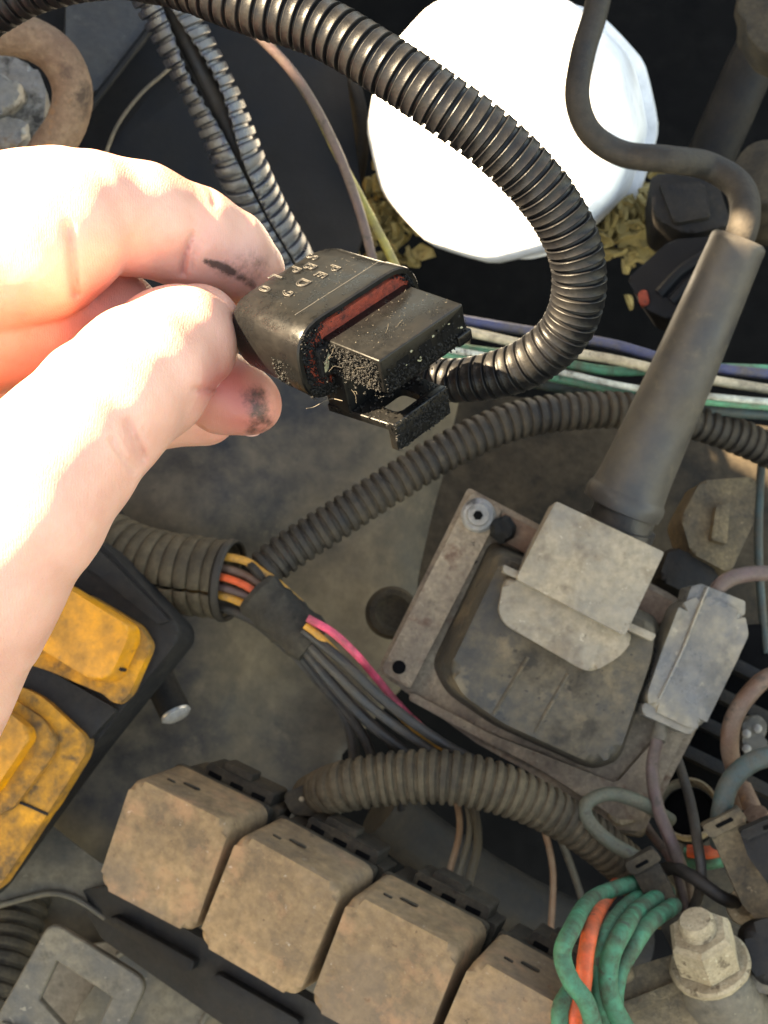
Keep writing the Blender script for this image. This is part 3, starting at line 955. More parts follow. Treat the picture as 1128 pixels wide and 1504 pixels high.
single('wire', tube([B(1220, 1090, .40), B(1140, 1108, .398), B(1100, 1122, .396), B(1072, 1150, .395), B(1060, 1190, .395), B(1058, 1240, .40)], .0033, 16, 90), WM['teal'],
       "thick grey green wire bending down into the corner plug", "wire")
t = thing('rusty_stud', "rusty threaded stud rising behind the corner plug", "stud", B(1118, 1225, .41))
mesh('shaft', tube([B(1092, 1155, .415), B(1104, 1185, .41), B(1118, 1222, .405)], [.0026, .0030, .0032], 16, 30, .03), M['rust'], t)
mesh('collar', lathe([(.0040, 0), (.0043, .001), (.0040, .003), (.003, .0034)], B(1112, 1205, .404), dirw(-.35, .85, .4), seg=18), M['rust'], t)
t = thing('hose_clamp', "thin metal ring clamp standing open below the suppressor", "clamp", B(1010, 1215, .43))
cl = Pl(1010, 1185, .43, (-.25, .45, .85))
c0 = cl.O
mesh('band', lathe([(.0094, -.008), (.0098, 0), (.0104, 0), (.0100, -.008), (.0094, -.008)], c0, cl.N, seg=40, close=False), M['brass_dust'], t)
mesh('screw_tab', box3(c0 + cl.X * .0108 + cl.N * -.004, cl.X, cl.Y, cl.N, .004, .005, .006, .001), M['steel'], t)
single('shade_filler', lathe([(.0088, -.016), (.0091, -.006), (.0075, -.004), (.004, -.004)], c0 - cl.N * .002, cl.N, seg=30), M['black_bay'],
       "shade-black bush inside the open ring clamp", "filler")  # black core stands in for the shade inside the ring

# ------------------------------------------------------------------ relays and sockets
def ortho(r, u):
    x = Vector(r).normalized()
    y = Vector(u)
    y = (y - x * y.dot(x)).normalized()
    return x, y, x.cross(y)


RX, RY, RN = ortho((.868, -.368, .334), (.357, .929, .097))
RXW, RYW, RNW = CR @ RX, CR @ RY, CR @ RN
RW, RH, RD = .0368, .0377, .027
rel = ["first of the row, beside the yellow fuses", "second of the row, between two others",
       "third of the row, beside the last one", "last of the row, next to the green wires"]
RM = Matrix((RXW, RYW, RNW)).transposed()


def local(vf):
    return [RM.transposed() @ Vector(p) for p in vf[0]], vf[1]


Z = Vector((0, 0, 0))
EX, EY, EZ = Vector((1, 0, 0)), Vector((0, 1, 0)), Vector((0, 0, 1))


def rounded(w, h, r):
    return round_poly([Vector(p) for p in rect(w, h)], r, 5)


proto_relay = None
proto_socket = None


def build_relay():
    parts = []
    parts.append(('cover', prism3(rounded(RW, RH, .0046), Z, EX, EY, EZ, -RD, 0, .0026, 5, taper=.975), M['relay']))
    parts.append(('base_flange', prism3(rounded(RW * .99, RH * .99, .002), Z, EX, EY, EZ, -RD - .003, -RD - .0002, .0004), M['socket']))
    parts.append(('mould_mark', prism3(rounded(.006, .0016, .0007), Vector((-.004, RH * .497, -.013)), EX, EZ, EY, 0, .0004, .0001), M['socket']))
    parts.append(('mould_mark', prism3(rounded(.0028, .0012, .0005), Vector((-.010, RH * .496, -.010)), EX, EZ, EY, 0, .0004, .0001), M['socket']))
    return parts


def build_socket():
    z = -RD - .0035
    parts = [('housing', prism3(rounded(RW * .93, RH * .86, .0015), Vector((0, RH * .03, 0)), EX, EY, EZ, z - .016, z, .0006), M['socket']),
             ('shoulder', prism3(rounded(RW * .70, .006, .0012), Vector((RW * .08, RH * .50, 0)), EX, EY, EZ, z - .013, z - .002, .0008), M['socket']),
             ('latch_tab', prism3(rounded(RW * .30, .003, .0008), Vector((RW * .02, RH * .60, 0)), EX, EY, EZ, z - .010, z - .003, .0006), M['socket']),
             ('side_foot', prism3(rounded(.004, .008, .0008), Vector((RW * .47, RH * .36, 0)), EX, EY, EZ, z - .014, z - .003, .0006), M['socket'])]
    for i in range(3):
        parts.append(('slot', prism3(rounded(.005, .0016, .0004), Vector((-RW * .16 + i * .0085, RH * .50, z - .0019)), EX, EY, EZ, 0, .0003, 0), M['black_bay']))
    return parts


def make_local(name, parts, M_roots, labels, cat, group):
    first = None
    for (mx, lab) in zip(M_roots, labels):
        r = bpy.data.objects.new(name, None)
        r.empty_display_size = .01
        COL.objects.link(r)
        r.matrix_world = mx
        tag(r, lab, cat, group)
        if first is None:
            first = []
            for (pn, vf, mt) in parts:
                me = bpy.data.meshes.new(pn)
                me.from_pydata([tuple(p) for p in roughen(vf, .00035, 140)[0]], [], [list(q) for q in vf[1]])
                me.polygons.foreach_set("use_smooth", [True] * len(me.polygons))
                me.set_sharp_from_angle(angle=math.radians(40))
                me.materials.append(mt)
                o = bpy.data.objects.new(pn, me)
                COL.objects.link(o)
                o.parent = r
                first.append(o)
        else:
            for p in first:
                o = p.copy()
                COL.objects.link(o)
                o.parent = r


mats = []
for i in range(4):
    tw_ = Matrix.Rotation(math.radians([1.6, -1, .5, -1.5][i]), 4, RNW)
    c = CM @ (Vector((-.0342, -.1195, -.417)) + RX * (.0392 * (i - 1))) + RNW * [-.0012, .0004, 0, .001][i]
    mats.append(Matrix.Translation(c) @ tw_ @ RM.to_4x4())
make_local('relay', build_relay(), mats, ["dusty tan square relay, " + r for r in rel], "relay", "relays in a row")
make_local('relay_socket', build_socket(), mats, ["dark socket holding the relay that is " + r for r in rel], "relay socket", "relay sockets")
# small screws on the loom end by the sockets
t = thing('loom_end_clip', "small dark clip with orange specks at the brown loom's end", "clip", B(440, 1185, .415))
Pe = Pl(440, 1175, .408, (0, .2, 1))
mesh('body', roughen(Pe.prism([(415, 1168), (470, 1140), (490, 1160), (470, 1195), (430, 1200)], -.008, 0, .002, .001), .0006, 300), M['socket'], t)
mesh('rivet', lathe([(.0010, 0), (.0008, .0008), (.0003, .001)], Pe.pt(466, 1154, 0), Pe.N, seg=10), WM['yellow'], t)
mesh('rivet', lathe([(.0010, 0), (.0008, .0008), (.0003, .001)], Pe.pt(443, 1174, 0), Pe.N, seg=10), M['brass_dust'], t)

# rail the relays are clipped on
PR = Pl(250, 1400, .432, tuple(RN))
t = thing('relay_rail', "black mounting rail under the lower edges of the relays", "rail", PR.pt(300, 1450, -.01))
mesh('rail', PR.prism([(110, 1310), (160, 1300), (560, 1530), (620, 1620), (520, 1640), (150, 1380)], -.006, 0, .002, .001), M['holder'], t)
mesh('rail_lip', PR.prism([(150, 1352), (165, 1346), (285, 1412), (282, 1426), (268, 1426)], 0, .004, .001, .0008), M['holder'], t)
mesh('rail_lip', PR.prism([(305, 1438), (318, 1430), (440, 1500), (436, 1516), (420, 1514)], 0, .004, .001, .0008), M['holder'], t)

# ------------------------------------------------------------------ lower left: bracket plate, buckle, hose
PB = Pl(150, 1380, .44, (.05, .25, .97))
t = thing('support_plate', "grey pressed metal plate with rounded openings below the relays", "plate", PB.pt(200, 1500, -.02))
hole = [(-160, 1362), (-60, 1346), (30, 1321), (80, 1312), (122, 1326), (183, 1372), (190, 1390), (172, 1404), (118, 1475), (60, 1600)]
mesh('sheet', PB.prism([(-200, 1170), (60, 1200), (140, 1262), (430, 1470), (640, 1640), (405, 1640), (378, 1496), (332, 1478), (296, 1504), (265, 1640), (60, 1640)] + hole[::-1], -.0015, 0, 0, .0004), M['steel'], t)
mesh('opening_lip', tube([PB.pt(*p, .0006) for p in hole[:8]], .0011, 10, 80), M['steel'], t)
mesh('opening_lip', tube([PB.pt(*p, .0006) for p in [(405, 1640), (390, 1530), (378, 1496), (332, 1478), (296, 1504), (265, 1640)]], .0011, 10, 60), M['steel'], t)
PU = Pl(110, 1440, .405, (-.05, .1, .99))
t = thing('buckle', "grey plastic buckle frame with a square opening over the metal plate", "buckle", PU.pt(90, 1504, -.01))
mesh('frame', roughen(PU.ring([(74, 1352), (218, 1442), (150, 1590), (-20, 1520)], [(84, 1412), (164, 1464), (126, 1544), (58, 1468)], -.0035, 0, .005, .0006), .0002, 200), M['rubber_grey'], t)
mesh('bridge', PU.prism([(0, 1500), (60, 1520), (130, 1590), (40, 1600)], 0, .0015, .001, .0006), M['rubber_grey'], t)
single('seat_pad', roughen(PB.prism([(40, 1400), (190, 1380), (240, 1520), (160, 1640), (-20, 1640)], -.028, -.012, .006, .003, 3), .0008, 120), M['tan'],
       "tan dust-covered pad seen through the buckle's opening", "pad")
single('corrugated_hose', corrugated([B(40, 1310, .46), B(22, 1370, .452), B(5, 1430, .445), B(-18, 1500, .44), B(-40, 1600, .436)], .0095, .0046, .88, 26, 100, wear=.03), M['socket'],
       "short brown corrugated hose beside the grey buckle", "hose", "corrugated looms", smooth=28)

# ------------------------------------------------------------------ yellow fuses in a dark holder
NF = (-.24, .16, .96)
PF = Pl(120, 950, .408, NF)
t = thing('fuse_holder', "black plastic holder carrying two yellow fuses below the thumb", "fuse holder", PF.pt(60, 1250, -.02))
mesh('base', PF.prism([(-120, 700), (60, 742), (158, 806), (262, 918), (262, 940), (182, 1040), (128, 1108), (-20, 1310), (-150, 1400), (-260, 1100)], -.014, 0, .003, .0015, 3), M['holder'], t)
mesh('raised_edge', PF.prism([(40, 752), (150, 812), (248, 912), (232, 918), (140, 842), (30, 778)], 0, .002, .001, .0008), M['holder'], t)
mesh('partition', PF.prism([(-60, 890), (30, 960), (172, 1042), (126, 1092), (20, 1012), (-70, 960)], 0, .0025, .0015, .001), M['holder'], t)
G = "yellow fuses in the black holder"
t = thing('fuse', "yellow fuse with a soft square top, upper one in the black holder", "fuse", PF.pt(120, 960, 0), G)
mesh('base', roughen(PF.prism([(-20, 868), (128, 872), (205, 918), (222, 948), (188, 1022), (170, 1036), (148, 1018), (70, 985), (-40, 950)], 0, .0045, .0025, .001), .0004, 200), M['yellow_dirty'], t)
mesh('cap', PF.prism([(60, 850), (92, 856), (190, 918), (192, 938), (164, 998), (136, 1004), (40, 945)], .0045, .0125, .003, .0012, 3, taper=.94), M['yellow'], t)
mesh('seam', PF.prism([(142, 966), (144, 962), (180, 982), (178, 986)], .0060, .0095, 0, .0001), M['holder'], t)
t = thing('fuse', "larger yellow fuse stained brown, lower one in the black holder", "fuse", PF.pt(30, 1150, 0), G)
mesh('base', roughen(PF.prism([(-120, 985), (40, 1012), (66, 1026), (128, 1084), (126, 1106), (72, 1192), (0, 1300), (-120, 1380)], 0, .0055, .0022, .0012), .0004, 180), M['yellow_dirty'], t)
mesh('step', roughen(PF.prism([(-120, 1005), (20, 1028), (60, 1052), (84, 1088), (76, 1112), (20, 1185), (-120, 1250)], .0055, .0080, .003, .0012), .0003, 180), M['yellow_dirty'], t)
mesh('cap', PF.prism([(-120, 1015), (8, 1042), (40, 1070), (42, 1086), (-12, 1166), (-120, 1230)], .0080, .0135, .003, .0016, 3), M['yellow'], t)
mesh('seam', tube([PF.pt(-30, 1172, .0056), PF.pt(20, 1176, .0058), PF.pt(70, 1196, .0056)], .0005, 8, 20), M['holder'], t)
t = thing('stub_pin', "dark round stub with a bright silver tip below the fuse holder", "pin", B(255, 1045, .43))
mesh('shaft', tube([B(196, 915, .452), B(228, 985, .446), B(257, 1046, .441)], .0056, 22, 30), M['dark_plastic'], t)
mesh('tip', lathe([(.0052, 0), (.0055, .0012), (.0040, .0024), (.0015, .0028)], B(257, 1046, .441), (B(257, 1046, .441) - B(228, 985, .446)), seg=24), M['bright'], t)
single('cable', tube([B(118, 770, .425), B(150, 815, .420), B(178, 852, .418), B(205, 900, .43)], .0032, 14, 40), M['casting'],
       "short grey cable lying between the fuse holder and the wide sleeve", "cable")
single('cable', tube([B(80, 660, .43), B(120, 720, .435), B(158, 765, .44), B(150, 800, .45)], .0062, 16, 40), M['holder'],
       "thick black cable end appearing under the thumb", "cable")

# ------------------------------------------------------------------ lower right: green wires, plugs, bolt, casting
G = "green and orange wires looping beside the last relay"
for c, r, lab, p in [
    ('green', .0031, "green wire making the outermost loop beside the last relay", [(965, 1290, .40), (920, 1300, .392), (868, 1322, .386), (838, 1368, .382), (826, 1402, .380), (838, 1440, .378), (862, 1475, .378), (880, 1540, .38)]),
    ('orange', .0029, "bright orange wire inside the green loops", [(905, 1300, .402), (884, 1328, .394), (868, 1365, .389), (860, 1405, .387), (856, 1450, .386), (842, 1500, .384), (850, 1560, .384)]),
    ('green', .0028, "green wire just right of the orange wire", [(960, 1300, .406), (915, 1335, .398), (890, 1370, .394), (880, 1410, .392), (882, 1460, .39), (900, 1520, .392)]),
    ('green', .0034, "thick green wire in the middle of the looped bundle", [(980, 1310, .405), (940, 1335, .396), (912, 1372, .391), (895, 1415, .389), (898, 1470, .388), (930, 1530, .39)]),
    ('green', .0032, "green wire closest to the caked casting", [(990, 1330, .406), (955, 1355, .398), (930, 1390, .394), (908, 1432, .392), (905, 1490, .39), (940, 1540, .392)]),
    ('green', .0030, "short green wire at the foot of the looped bundle", [(850, 1440, .392), (832, 1462, .386), (822, 1490, .383), (828, 1550, .383)])]:
    single('wire', tube([B(q[0], q[1], q[2] - .042 * min(1, max(0, (q[1] - 1290) / 80))) for q in p], r * .80, 16, 110), WM[c], lab, "wire", G)
single('wire', tube([B(1005, 1260, .42), B(1040, 1262, .418), B(1075, 1256, .42), B(1110, 1262, .425)], .0034, 14, 50), WM['green'], "green wire crossing behind the two corner plugs", "wire")
single('wire', tube([B(1010, 1250, .416), B(1040, 1252, .414), B(1070, 1246, .416)], .0022, 12, 40), WM['orange'], "orange wire glimpsed behind the corner plug", "wire")
single('wire', tube([B(985, 1205, .412), B(940, 1178, .404), B(895, 1166, .402), B(862, 1180, .400), B(864, 1205, .398), B(895, 1236, .396), B(938, 1262, .394), B(960, 1290, .398)], .0023, 14, 110), WM['moss'],
       "mossy grey wire hooking over the loom into the long dark plug", "wire")
t = thing('bracket_nut', "dust-caked square nut and tab at the lower corner of the coil bracket", "nut", B(910, 1220, .425))
Pn = Pl(910, 1195, .42, (-.1, .3, .95))
mesh('tab', roughen(Pn.prism([(868, 1170), (905, 1165), (955, 1190), (945, 1230), (905, 1222), (875, 1200)], -.004, 0, .0015, .001), .0005, 250), M['casting'], t)
mesh('nut', roughen(Pn.prism([(900, 1180), (928, 1186), (934, 1206), (908, 1212), (892, 1198)], 0, .004, .001, .001), .0004, 250), M['brass_dust'], t)


def plug(name, label, ref, d, N, out, th, lip, slot, mt):
    P = Pl(*ref, d, N)
    t = thing(name, label, "plug", P.pt(*ref, -th))
    h = mesh('housing', roughen(P.prism(out, -th, 0, .0012, .0010, 3), .0004, 260), M[mt], t)
    mesh('rim', roughen(P.prism(lip, -th * .8, .0018, .0010, .0007), .0003, 260), M[mt], t)
    mesh('slot', P.prism(slot, -.002, .0021, .0004, .0001), M['black_bay'], h)
    return t


plug('wire_plug', "long dark dusty plug beside the bolt, a mossy wire entering its end", (960, 1320), .385, (-.15, .1, .98),
     [(926, 1278), (962, 1258), (985, 1300), (1015, 1375), (1000, 1410), (985, 1392)], .009,
     [(916, 1270), (958, 1246), (972, 1262), (930, 1288)], [(932, 1272), (950, 1262), (954, 1266), (936, 1276)], 'socket')
plug('wire_plug', "olive brown corner plug under the thick grey green wire", (1075, 1240), .388, (-.15, .1, .98),
     [(1042, 1222), (1088, 1195), (1112, 1235), (1150, 1330), (1120, 1360), (1090, 1330)], .011,
     [(1030, 1215), (1085, 1186), (1100, 1204), (1045, 1232)], [(1050, 1212), (1074, 1200), (1078, 1205), (1054, 1217)], 'casting')
plug('wire_plug', "dark grey plug at the corner beside the olive brown plug", (1120, 1270), .378, (-.2, .1, .97),
     [(1088, 1226), (1200, 1190), (1240, 1330), (1128, 1300), (1100, 1260)], .010,
     [(1084, 1222), (1180, 1180), (1190, 1194), (1094, 1236)], [(1120, 1214), (1160, 1198), (1162, 1204), (1122, 1220)], 'dark_plastic')

# terminal bolt: washer, hexagon nut, threaded end
BA = dirw(-.33, .80, .50)
b0 = B(1046, 1426, .372)
t = thing('terminal_bolt', "dust-caked hexagon nut and bolt end on the grey battery terminal", "bolt", b0)
mesh('washer', roughen(lathe([(.0110, -.001), (.0118, 0), (.0120, .0014), (.0112, .0024), (.007, .0026)], b0 + BA * .002, BA, seg=36), .0003, 300), M['brass_dust'], t)
mesh('nut', roughen(lathe([(.0090, .0), (.0098, .001), (.0100, .010), (.0096, .0125), (.0082, .0138), (.0050, .0138)], b0 + BA * .0042, BA, dirw(.5, .3, .8), seg=6), .0004, 250), M['brass_dust'], t, 25)
mesh('threaded_end', lathe([(.0050, 0)] + [(.0052 if i % 2 else .0048, .0006 * i) for i in range(1, 9)] + [(.0044, .0056), (.002, .0058)], b0 + BA * .0178, BA, seg=26), M['brass_dust'], t)
t = thing('terminal_clamp', "grey rounded battery terminal body beneath the hexagon nut", "terminal", b0 - BA * .03)
mesh('body', roughen(lathe([(.0075, -.05), (.0125, -.034), (.0135, -.022), (.0128, -.012), (.0108, -.004), (.0096, .0012), (.006, .0014)], b0, BA, seg=28), .0010, 90), M['rubber_grey'], t, 180)
PG = Pl(1100, 1390, .372, (-.1, .3, .95))
mesh('side_lug', roughen(PG.prism([(1092, 1362), (1125, 1346), (1180, 1350), (1190, 1440), (1120, 1450), (1098, 1420)], -.016, 0, .004, .003, 3), .0006, 150), M['dark_plastic'], t)
mesh('lug_rib', roughen(PG.prism([(1100, 1425), (1180, 1440), (1180, 1470), (1105, 1455)], -.014, -.003, .002, .0015, 2), .0005, 150), M['rubber_grey'], t)
PH = Pl(930, 1440, .376, (-.1, .35, .93))
t = thing('clamp_casting', "brown dust-caked casting left of the terminal bolt", "casting", PH.pt(930, 1500, -.02))
mesh('body', roughen(PH.prism([(862, 1448), (905, 1428), (1000, 1398), (1030, 1420), (1050, 1560), (880, 1600)], -.02, 0, .003, .003, 3), .0010, 120), M['casting'], t, 60)
mesh('ridge', roughen(PH.prism([(868, 1492), (1000, 1440), (1010, 1452), (874, 1512)], 0, .0025, .0008, .001), .0005, 200), M['casting'], t)
mesh('knob', roughen(lathe([(.0036, 0), (.0036, .002), (.0024, .0036), (.001, .004)], PH.pt(915, 1428, -.001), PH.N, seg=14), .0007, 300), M['casting'], t)

# dim things in the gaps
single('heater_hose', tube([B(560, 1190, .50), B(640, 1250, .505), B(730, 1310, .51), B(830, 1360, .515), B(940, 1400, .52)], .012, 22, 60), M['dark_plastic'],
       "dim black hose deep in the gap behind the relays", "hose")
t = thing('shaded_bracket', "dark pressed bracket behind the two corner plugs", "bracket", B(1060, 1340, .47))
PS = Pl(1060, 1290, .462, (-.1, .25, .96))
mesh('plate', roughen(PS.prism([(985, 1225), (1060, 1200), (1200, 1230), (1200, 1420), (1030, 1420), (980, 1330)], -.005, 0, .003, .0015), .0005, 150), M['socket'], t)
mesh('flange', roughen(PS.prism([(985, 1225), (1000, 1222), (1030, 1400), (1012, 1404)], 0, .006, .001, .001), .0004, 150), M['socket'], t)
single('wire', tube([B(1095, 1330, .40), B(1060, 1318, .392), B(1020, 1290, .394), B(985, 1275, .402), B(950, 1295, .41)], .0022, 14, 60), WM['black'], "black wire curling from behind the hexagon nut to the long dark plug", "wire")

t = thing('ring_terminal', "dusty ring terminal with a crimped dark wire below the corner plugs", "terminal", B(1100, 1330, .39))
PV = Pl(1090, 1325, .395, (-.1, .3, .95))
mesh('ring', lathe([(.0028, 0), (.0030, .0012), (.0056, .0012), (.0058, 0)], PV.pt(1094, 1332, 0), PV.N, seg=24), M['brass_dust'], t)
mesh('barrel', tube([PV.pt(1104, 1338, .001), PV.pt(1128, 1352, .001)], .0022, 12, 10), M['brass_dust'], t)
mesh('lead', tube([PV.pt(1126, 1351, .001), PV.pt(1150, 1362, .002), PV.pt(1200, 1360, .004)], .0026, 12, 20), WM['black'], t)
single('wire', tube([B(985, 1085, .435), B(1012, 1170, .418), B(1024, 1235, .400), B(1030, 1280, .396), B(1024, 1320, .398), B(1000, 1365, .404)], .0017, 12, 60), WM['grey'], "thin grey wire between the suppressor lead and the olive brown plug", "wire")
single('wire', tube([B(900, 1130, .45), B(950, 1215, .425), B(985, 1262, .404), B(1002, 1310, .40), B(1010, 1372, .402)], .0015, 12, 60), WM['maroon'], "thin maroon wire running past the long dark plug towards the bolt", "wire")

# ------------------------------------------------------------------ the connector held in the hand
CA, CB_, CT = ortho((97, -48, 86.7), (131, 100, -91.2))
CT = CA.cross(CB_)
AW, BW, TW = CR @ CA, CR @ CB_, CR @ CT
mm = .001
# origin: front top left corner of the tongue
O0 = W(557, 530, .266)


def cpt(a, b, t_):
    return O0 + AW * (a * mm) + BW * (b * mm) + TW * (t_ * mm)


TWID, TTH, TLEN = 23.6, 7.6, 18.0
t = thing('connector', "black plastic wiring connector with red seal pinched between finger and thumb", "connector", cpt(-20, 12, -16))
# shell: rounded rectangle in B/T swept back along A
SW, SH = 34.0, 17.2
sc_ = (TWID / 2 - 1.8, -TTH / 2 - .3)


def rr_loop(w, h, r, n=8):
    return round_poly([Vector(p) for p in rect(w, h)], r, n)


def loft(secs, cap0=True, cap1=True):
    """secs: (a, w, h, r, db, dt) rounded rectangles in the B/T plane along A"""
    V, Fc = [], []
    for (a, w, h, r, db, dt) in secs:
        for q in rr_loop(w, h, r):
            V.append(cpt(a, sc_[0] + db + q[0], sc_[1] + dt + q[1]))
    m = len(rr_loop(10, 10, 1))
    for i in range(len(secs) - 1):
        for k in range(m):
            Fc.append([i * m + k, i * m + (k + 1) % m, (i + 1) * m + (k + 1) % m, (i + 1) * m + k])
    if cap0:
        Fc.append(list(range(m))[::-1])
    if cap1:
        Fc.append([(len(secs) - 1) * m + k for k in range(m)])
    return V, Fc


E0 = -TLEN + 2.2      # mouth of the shell
shell = mesh('shell', loft([(E0 - 26.5, SW - 17, SH - 9, 3.8, 0, -1), (E0 - 26, SW - 12, SH - 6.6, 5, 0, -.8), (E0 - 24.8, SW - 7.4, SH - 4.2, 6, 0, -.5), (E0 - 23.2, SW - 4, SH - 2.2, 7, 0, -.3), (E0 - 21.5, SW - 2.0, SH - 1.1, 7.4, 0, -.1), (E0 - 19.5, SW - 1, SH - .5, 7.6, 0, 0),
                             (E0 - 5.4, SW, SH, 7.8, 0, 0), (E0 - 5.2, SW, SH, 7.8, 0, 0), (E0 - 5.1, SW + .3, SH + .3, 7.9, 0, 0), (E0 - .9, SW + .6, SH + .6, 8, 0, 0), (E0 - .35, SW + .45, SH + .45, 8, 0, 0), (E0, SW - .1, SH - .1, 7.8, 0, 0),
                             (E0, SW - 1.9, SH - 1.9, 6.9, 0, 0), (E0 - 3.2, SW - 2.1, SH - 2.1, 6.7, 0, 0), (E0 - 3.4, SW - 5, SH - 5, 4.6, 0, 0)], True, True), M['connector'], t, 28)
# red seal sitting in the mouth round the tongue
V1, F1 = loft([(E0 - 3.0, SW - 4, SH - 4, 5.2, 0, 0), (E0 - 1.2, SW - 3.2, SH - 3.2, 5.8, 0, 0), (E0 - .3, SW - 3.8, SH - 3.8, 5.4, 0, 0), (E0 - .2, SW - 6.6, SH - 6.6, 3.2, 0, 0)])
mesh('seal', (V1, F1), M['red_seal'], t, 60)
# tongue: hollow nose with rim
tg = [(-TLEN + 1, 0), ]
tongue_o = (TWID / 2, -TTH / 2)


def tbox(a0, a1, b0, b1, t0, t1, r=.4, bev=.45):
    O = cpt(a0, (b0 + b1) / 2, (t0 + t1) / 2)
    return prism3(round_poly([Vector(p) for p in rect((b1 - b0) * mm, (t1 - t0) * mm)], r * mm, 3), O, BW, TW, AW, 0, (a1 - a0) * mm, bev * mm, 3, True)


mesh('tongue', tbox(-TLEN - .6, 0, 0, TWID, -TTH, 0, .5, .5), M['connector'], t, 30)
mesh('tongue_ledge', tbox(-TLEN - .6, -.8, 1.6, TWID + 1.2, -TTH - 1.4, -TTH + .2, .3, .3), M['connector'], t, 30)
mesh('nose_chip', tbox(-1.4, .9, TWID - 3.4, TWID + .6, -TTH - .6, -TTH + 1.8, .4, .35), M['connector'], t, 30)
for i in range(3):
    mesh('socket_hole', tbox(-1, .04, 4.0 + i * 6.4, 7.4 + i * 6.4, -5.4, -2.6, .4, .0), M['black_bay'], t)
mesh('side_key', tbox(-TLEN - .4, -TLEN + 3.6, -3.0, -.2, -7.4, -1.0, .4, .3), M['grime'], t, 30)
# latch: arm below, turned-down front with a slot, hole through the arm
LA0, LA1, LB0, LB1, LT = -TLEN - 1, -1.8, 1.6, 17.0, -16.6
Oarm = cpt(0, 0, LT)


def arm():
    outer = [(LA0, LB0 - 2), (LA1, LB0), (LA1, LB1), (LA0, LB1)]
    inner = [(-9.5, LB0 + 3.4), (-3.6, LB0 + 3.6), (-3.6, LB0 + 10.6), (-9.5, LB0 + 10.4)]
    a = round_poly([Vector(p) * mm for p in outer], .0005, 4)
    b = round_poly([Vector(p) * mm for p in inner], .0016, 4)
    m = len(a)
    V = []
    for o, z in ((a, -1.6), (a, -.15), (a, 0), (b, 0), (b, -1.6)):
        cz = Vector(((LA0 + LA1) / 2, (LB0 + LB1) / 2)) * mm
        for q in o:
            qq = q + (cz - q).normalized() * (.00022 if (o is a and z == 0) else 0)
            V.append(Oarm + AW * qq[0] + BW * qq[1] + TW * (z * mm))
    Fc = []
    for i in range(5):
        j = (i + 1) % 5
        for k in range(m):
            Fc.append([i * m + k, i * m + (k + 1) % m, j * m + (k + 1) % m, j * m + k])
    return V, Fc


la = mesh('latch_arm', arm(), M['connector'], t, 30)
mesh('latch_lip', tbox(LA1 - 1.6, LA1 + .5, LB0 - .1, LB1 + .1, LT - 6.4, LT + .25, .4, .4), M['connector'], la, 30)
mesh('latch_slot', tbox(LA1, LA1 + .56, LB0 + 5.4, LB0 + 10.8, LT - 3.9, LT - 2.0, .3, 0), M['black_bay'], la)
mesh('latch_foot', tbox(LA0, LA0 + 6.5, LB0 - 1.5, LB1, LT - .6, -TTH + .4, .4, .4), M['connector'], la, 30)
mesh('terminal_key', roughen(tbox(-TLEN + 1.0, -TLEN + 3.6, -2.4, .6, -6.6, -1.9, .5, .4), .0003, 600), M['crumb'], t, 30)
mesh('mould_line', tbox(E0 - 5.45, E0 - 5.25, sc_[0] - SW / 2 + 6.0, sc_[0] + SW / 2 - 4.0, 0, 0.05, .02, 0) if False else
     tube([cpt(E0 - 5.3, sc_[0] - SW / 2 + 5.5, sc_[1] + SH / 2 + .02), cpt(E0 - 5.3, sc_[0], sc_[1] + SH / 2 + .02), cpt(E0 - 5.3, sc_[0] + SW / 2 - 5, sc_[1] + SH / 2 + .02)], .00010, 6, 10), M['emboss'], t)

# raised lettering on the shell (read from the other side)
gl = [('P', 490, 393), ('E', 471, 403), ('D', 444, 415), ('9', 421, 430), ('S', 458, 377), ('B', 455, 391), ('P', 433, 395), ('L', 404, 407), ('0', 388, 424)]
top_t = sc_[1] + SH / 2 + .02
lt = bpy.data.objects.new('lettering', None)
link(lt, t, cpt(E0 - 9, sc_[0], top_t))
inv = CM.inverted()
pO = inv @ cpt(0, 0, top_t)
for ch, px, py in gl:
    r = cp(px, py, 1.0)
    hit = CM @ (r * (pO.dot(CT) / r.dot(CT)))
    cu = bpy.data.curves.new('glyph', 'FONT')
    cu.body = ch
    cu.size = .0040
    cu.align_x = 'CENTER'
    cu.align_y = 'CENTER'
    cu.extrude = .00004
    cu.fill_mode = 'NONE'
    cu.bevel_depth = .00007
    cu.bevel_resolution = 1
    cu.resolution_u = 4
    tmp = bpy.data.objects.new('glyph_tmp', cu)
    COL.objects.link(tmp)
    dg = bpy.context.evaluated_depsgraph_get()
    me = bpy.data.meshes.new_from_object(tmp.evaluated_get(dg))
    bpy.data.objects.remove(tmp)
    me.name = 'letter'
    X, Y, Zv = -BW, AW, TW
    rot = Matrix((X, Y, Zv)).transposed().to_4x4()
    me.transform(rot)
    me.materials.clear()
    me.materials.append(M['emboss'])
    o = bpy.data.objects.new('letter', me)
    link(o, lt, hit)

# caked grime, pale crumbs and fibres
ico = bmesh.new()
bmesh.ops.create_icosphere(ico, subdivisions=1, radius=1)
icoV = [v.co.copy() for v in ico.verts]
icoF = [[q.index for q in f.verts] for f in ico.faces]
ico.free()


def crumbs(points, smin, smax):
    V, Fc = [], []
    for p in points:
        s = random.uniform(smin, smax) * mm
        n = len(V)
        sx, sy, sz = [random.uniform(.6, 1.4) for _ in range(3)]
        for q in icoV:
            k = random.uniform(.7, 1.25)
            V.append(p + Vector((q.x * sx, q.y * sy, q.z * sz)) * s * k)
        Fc += [[i + n for i in f] for f in icoF]
    return V, Fc


def U(a, b):
    return random.uniform(a, b)


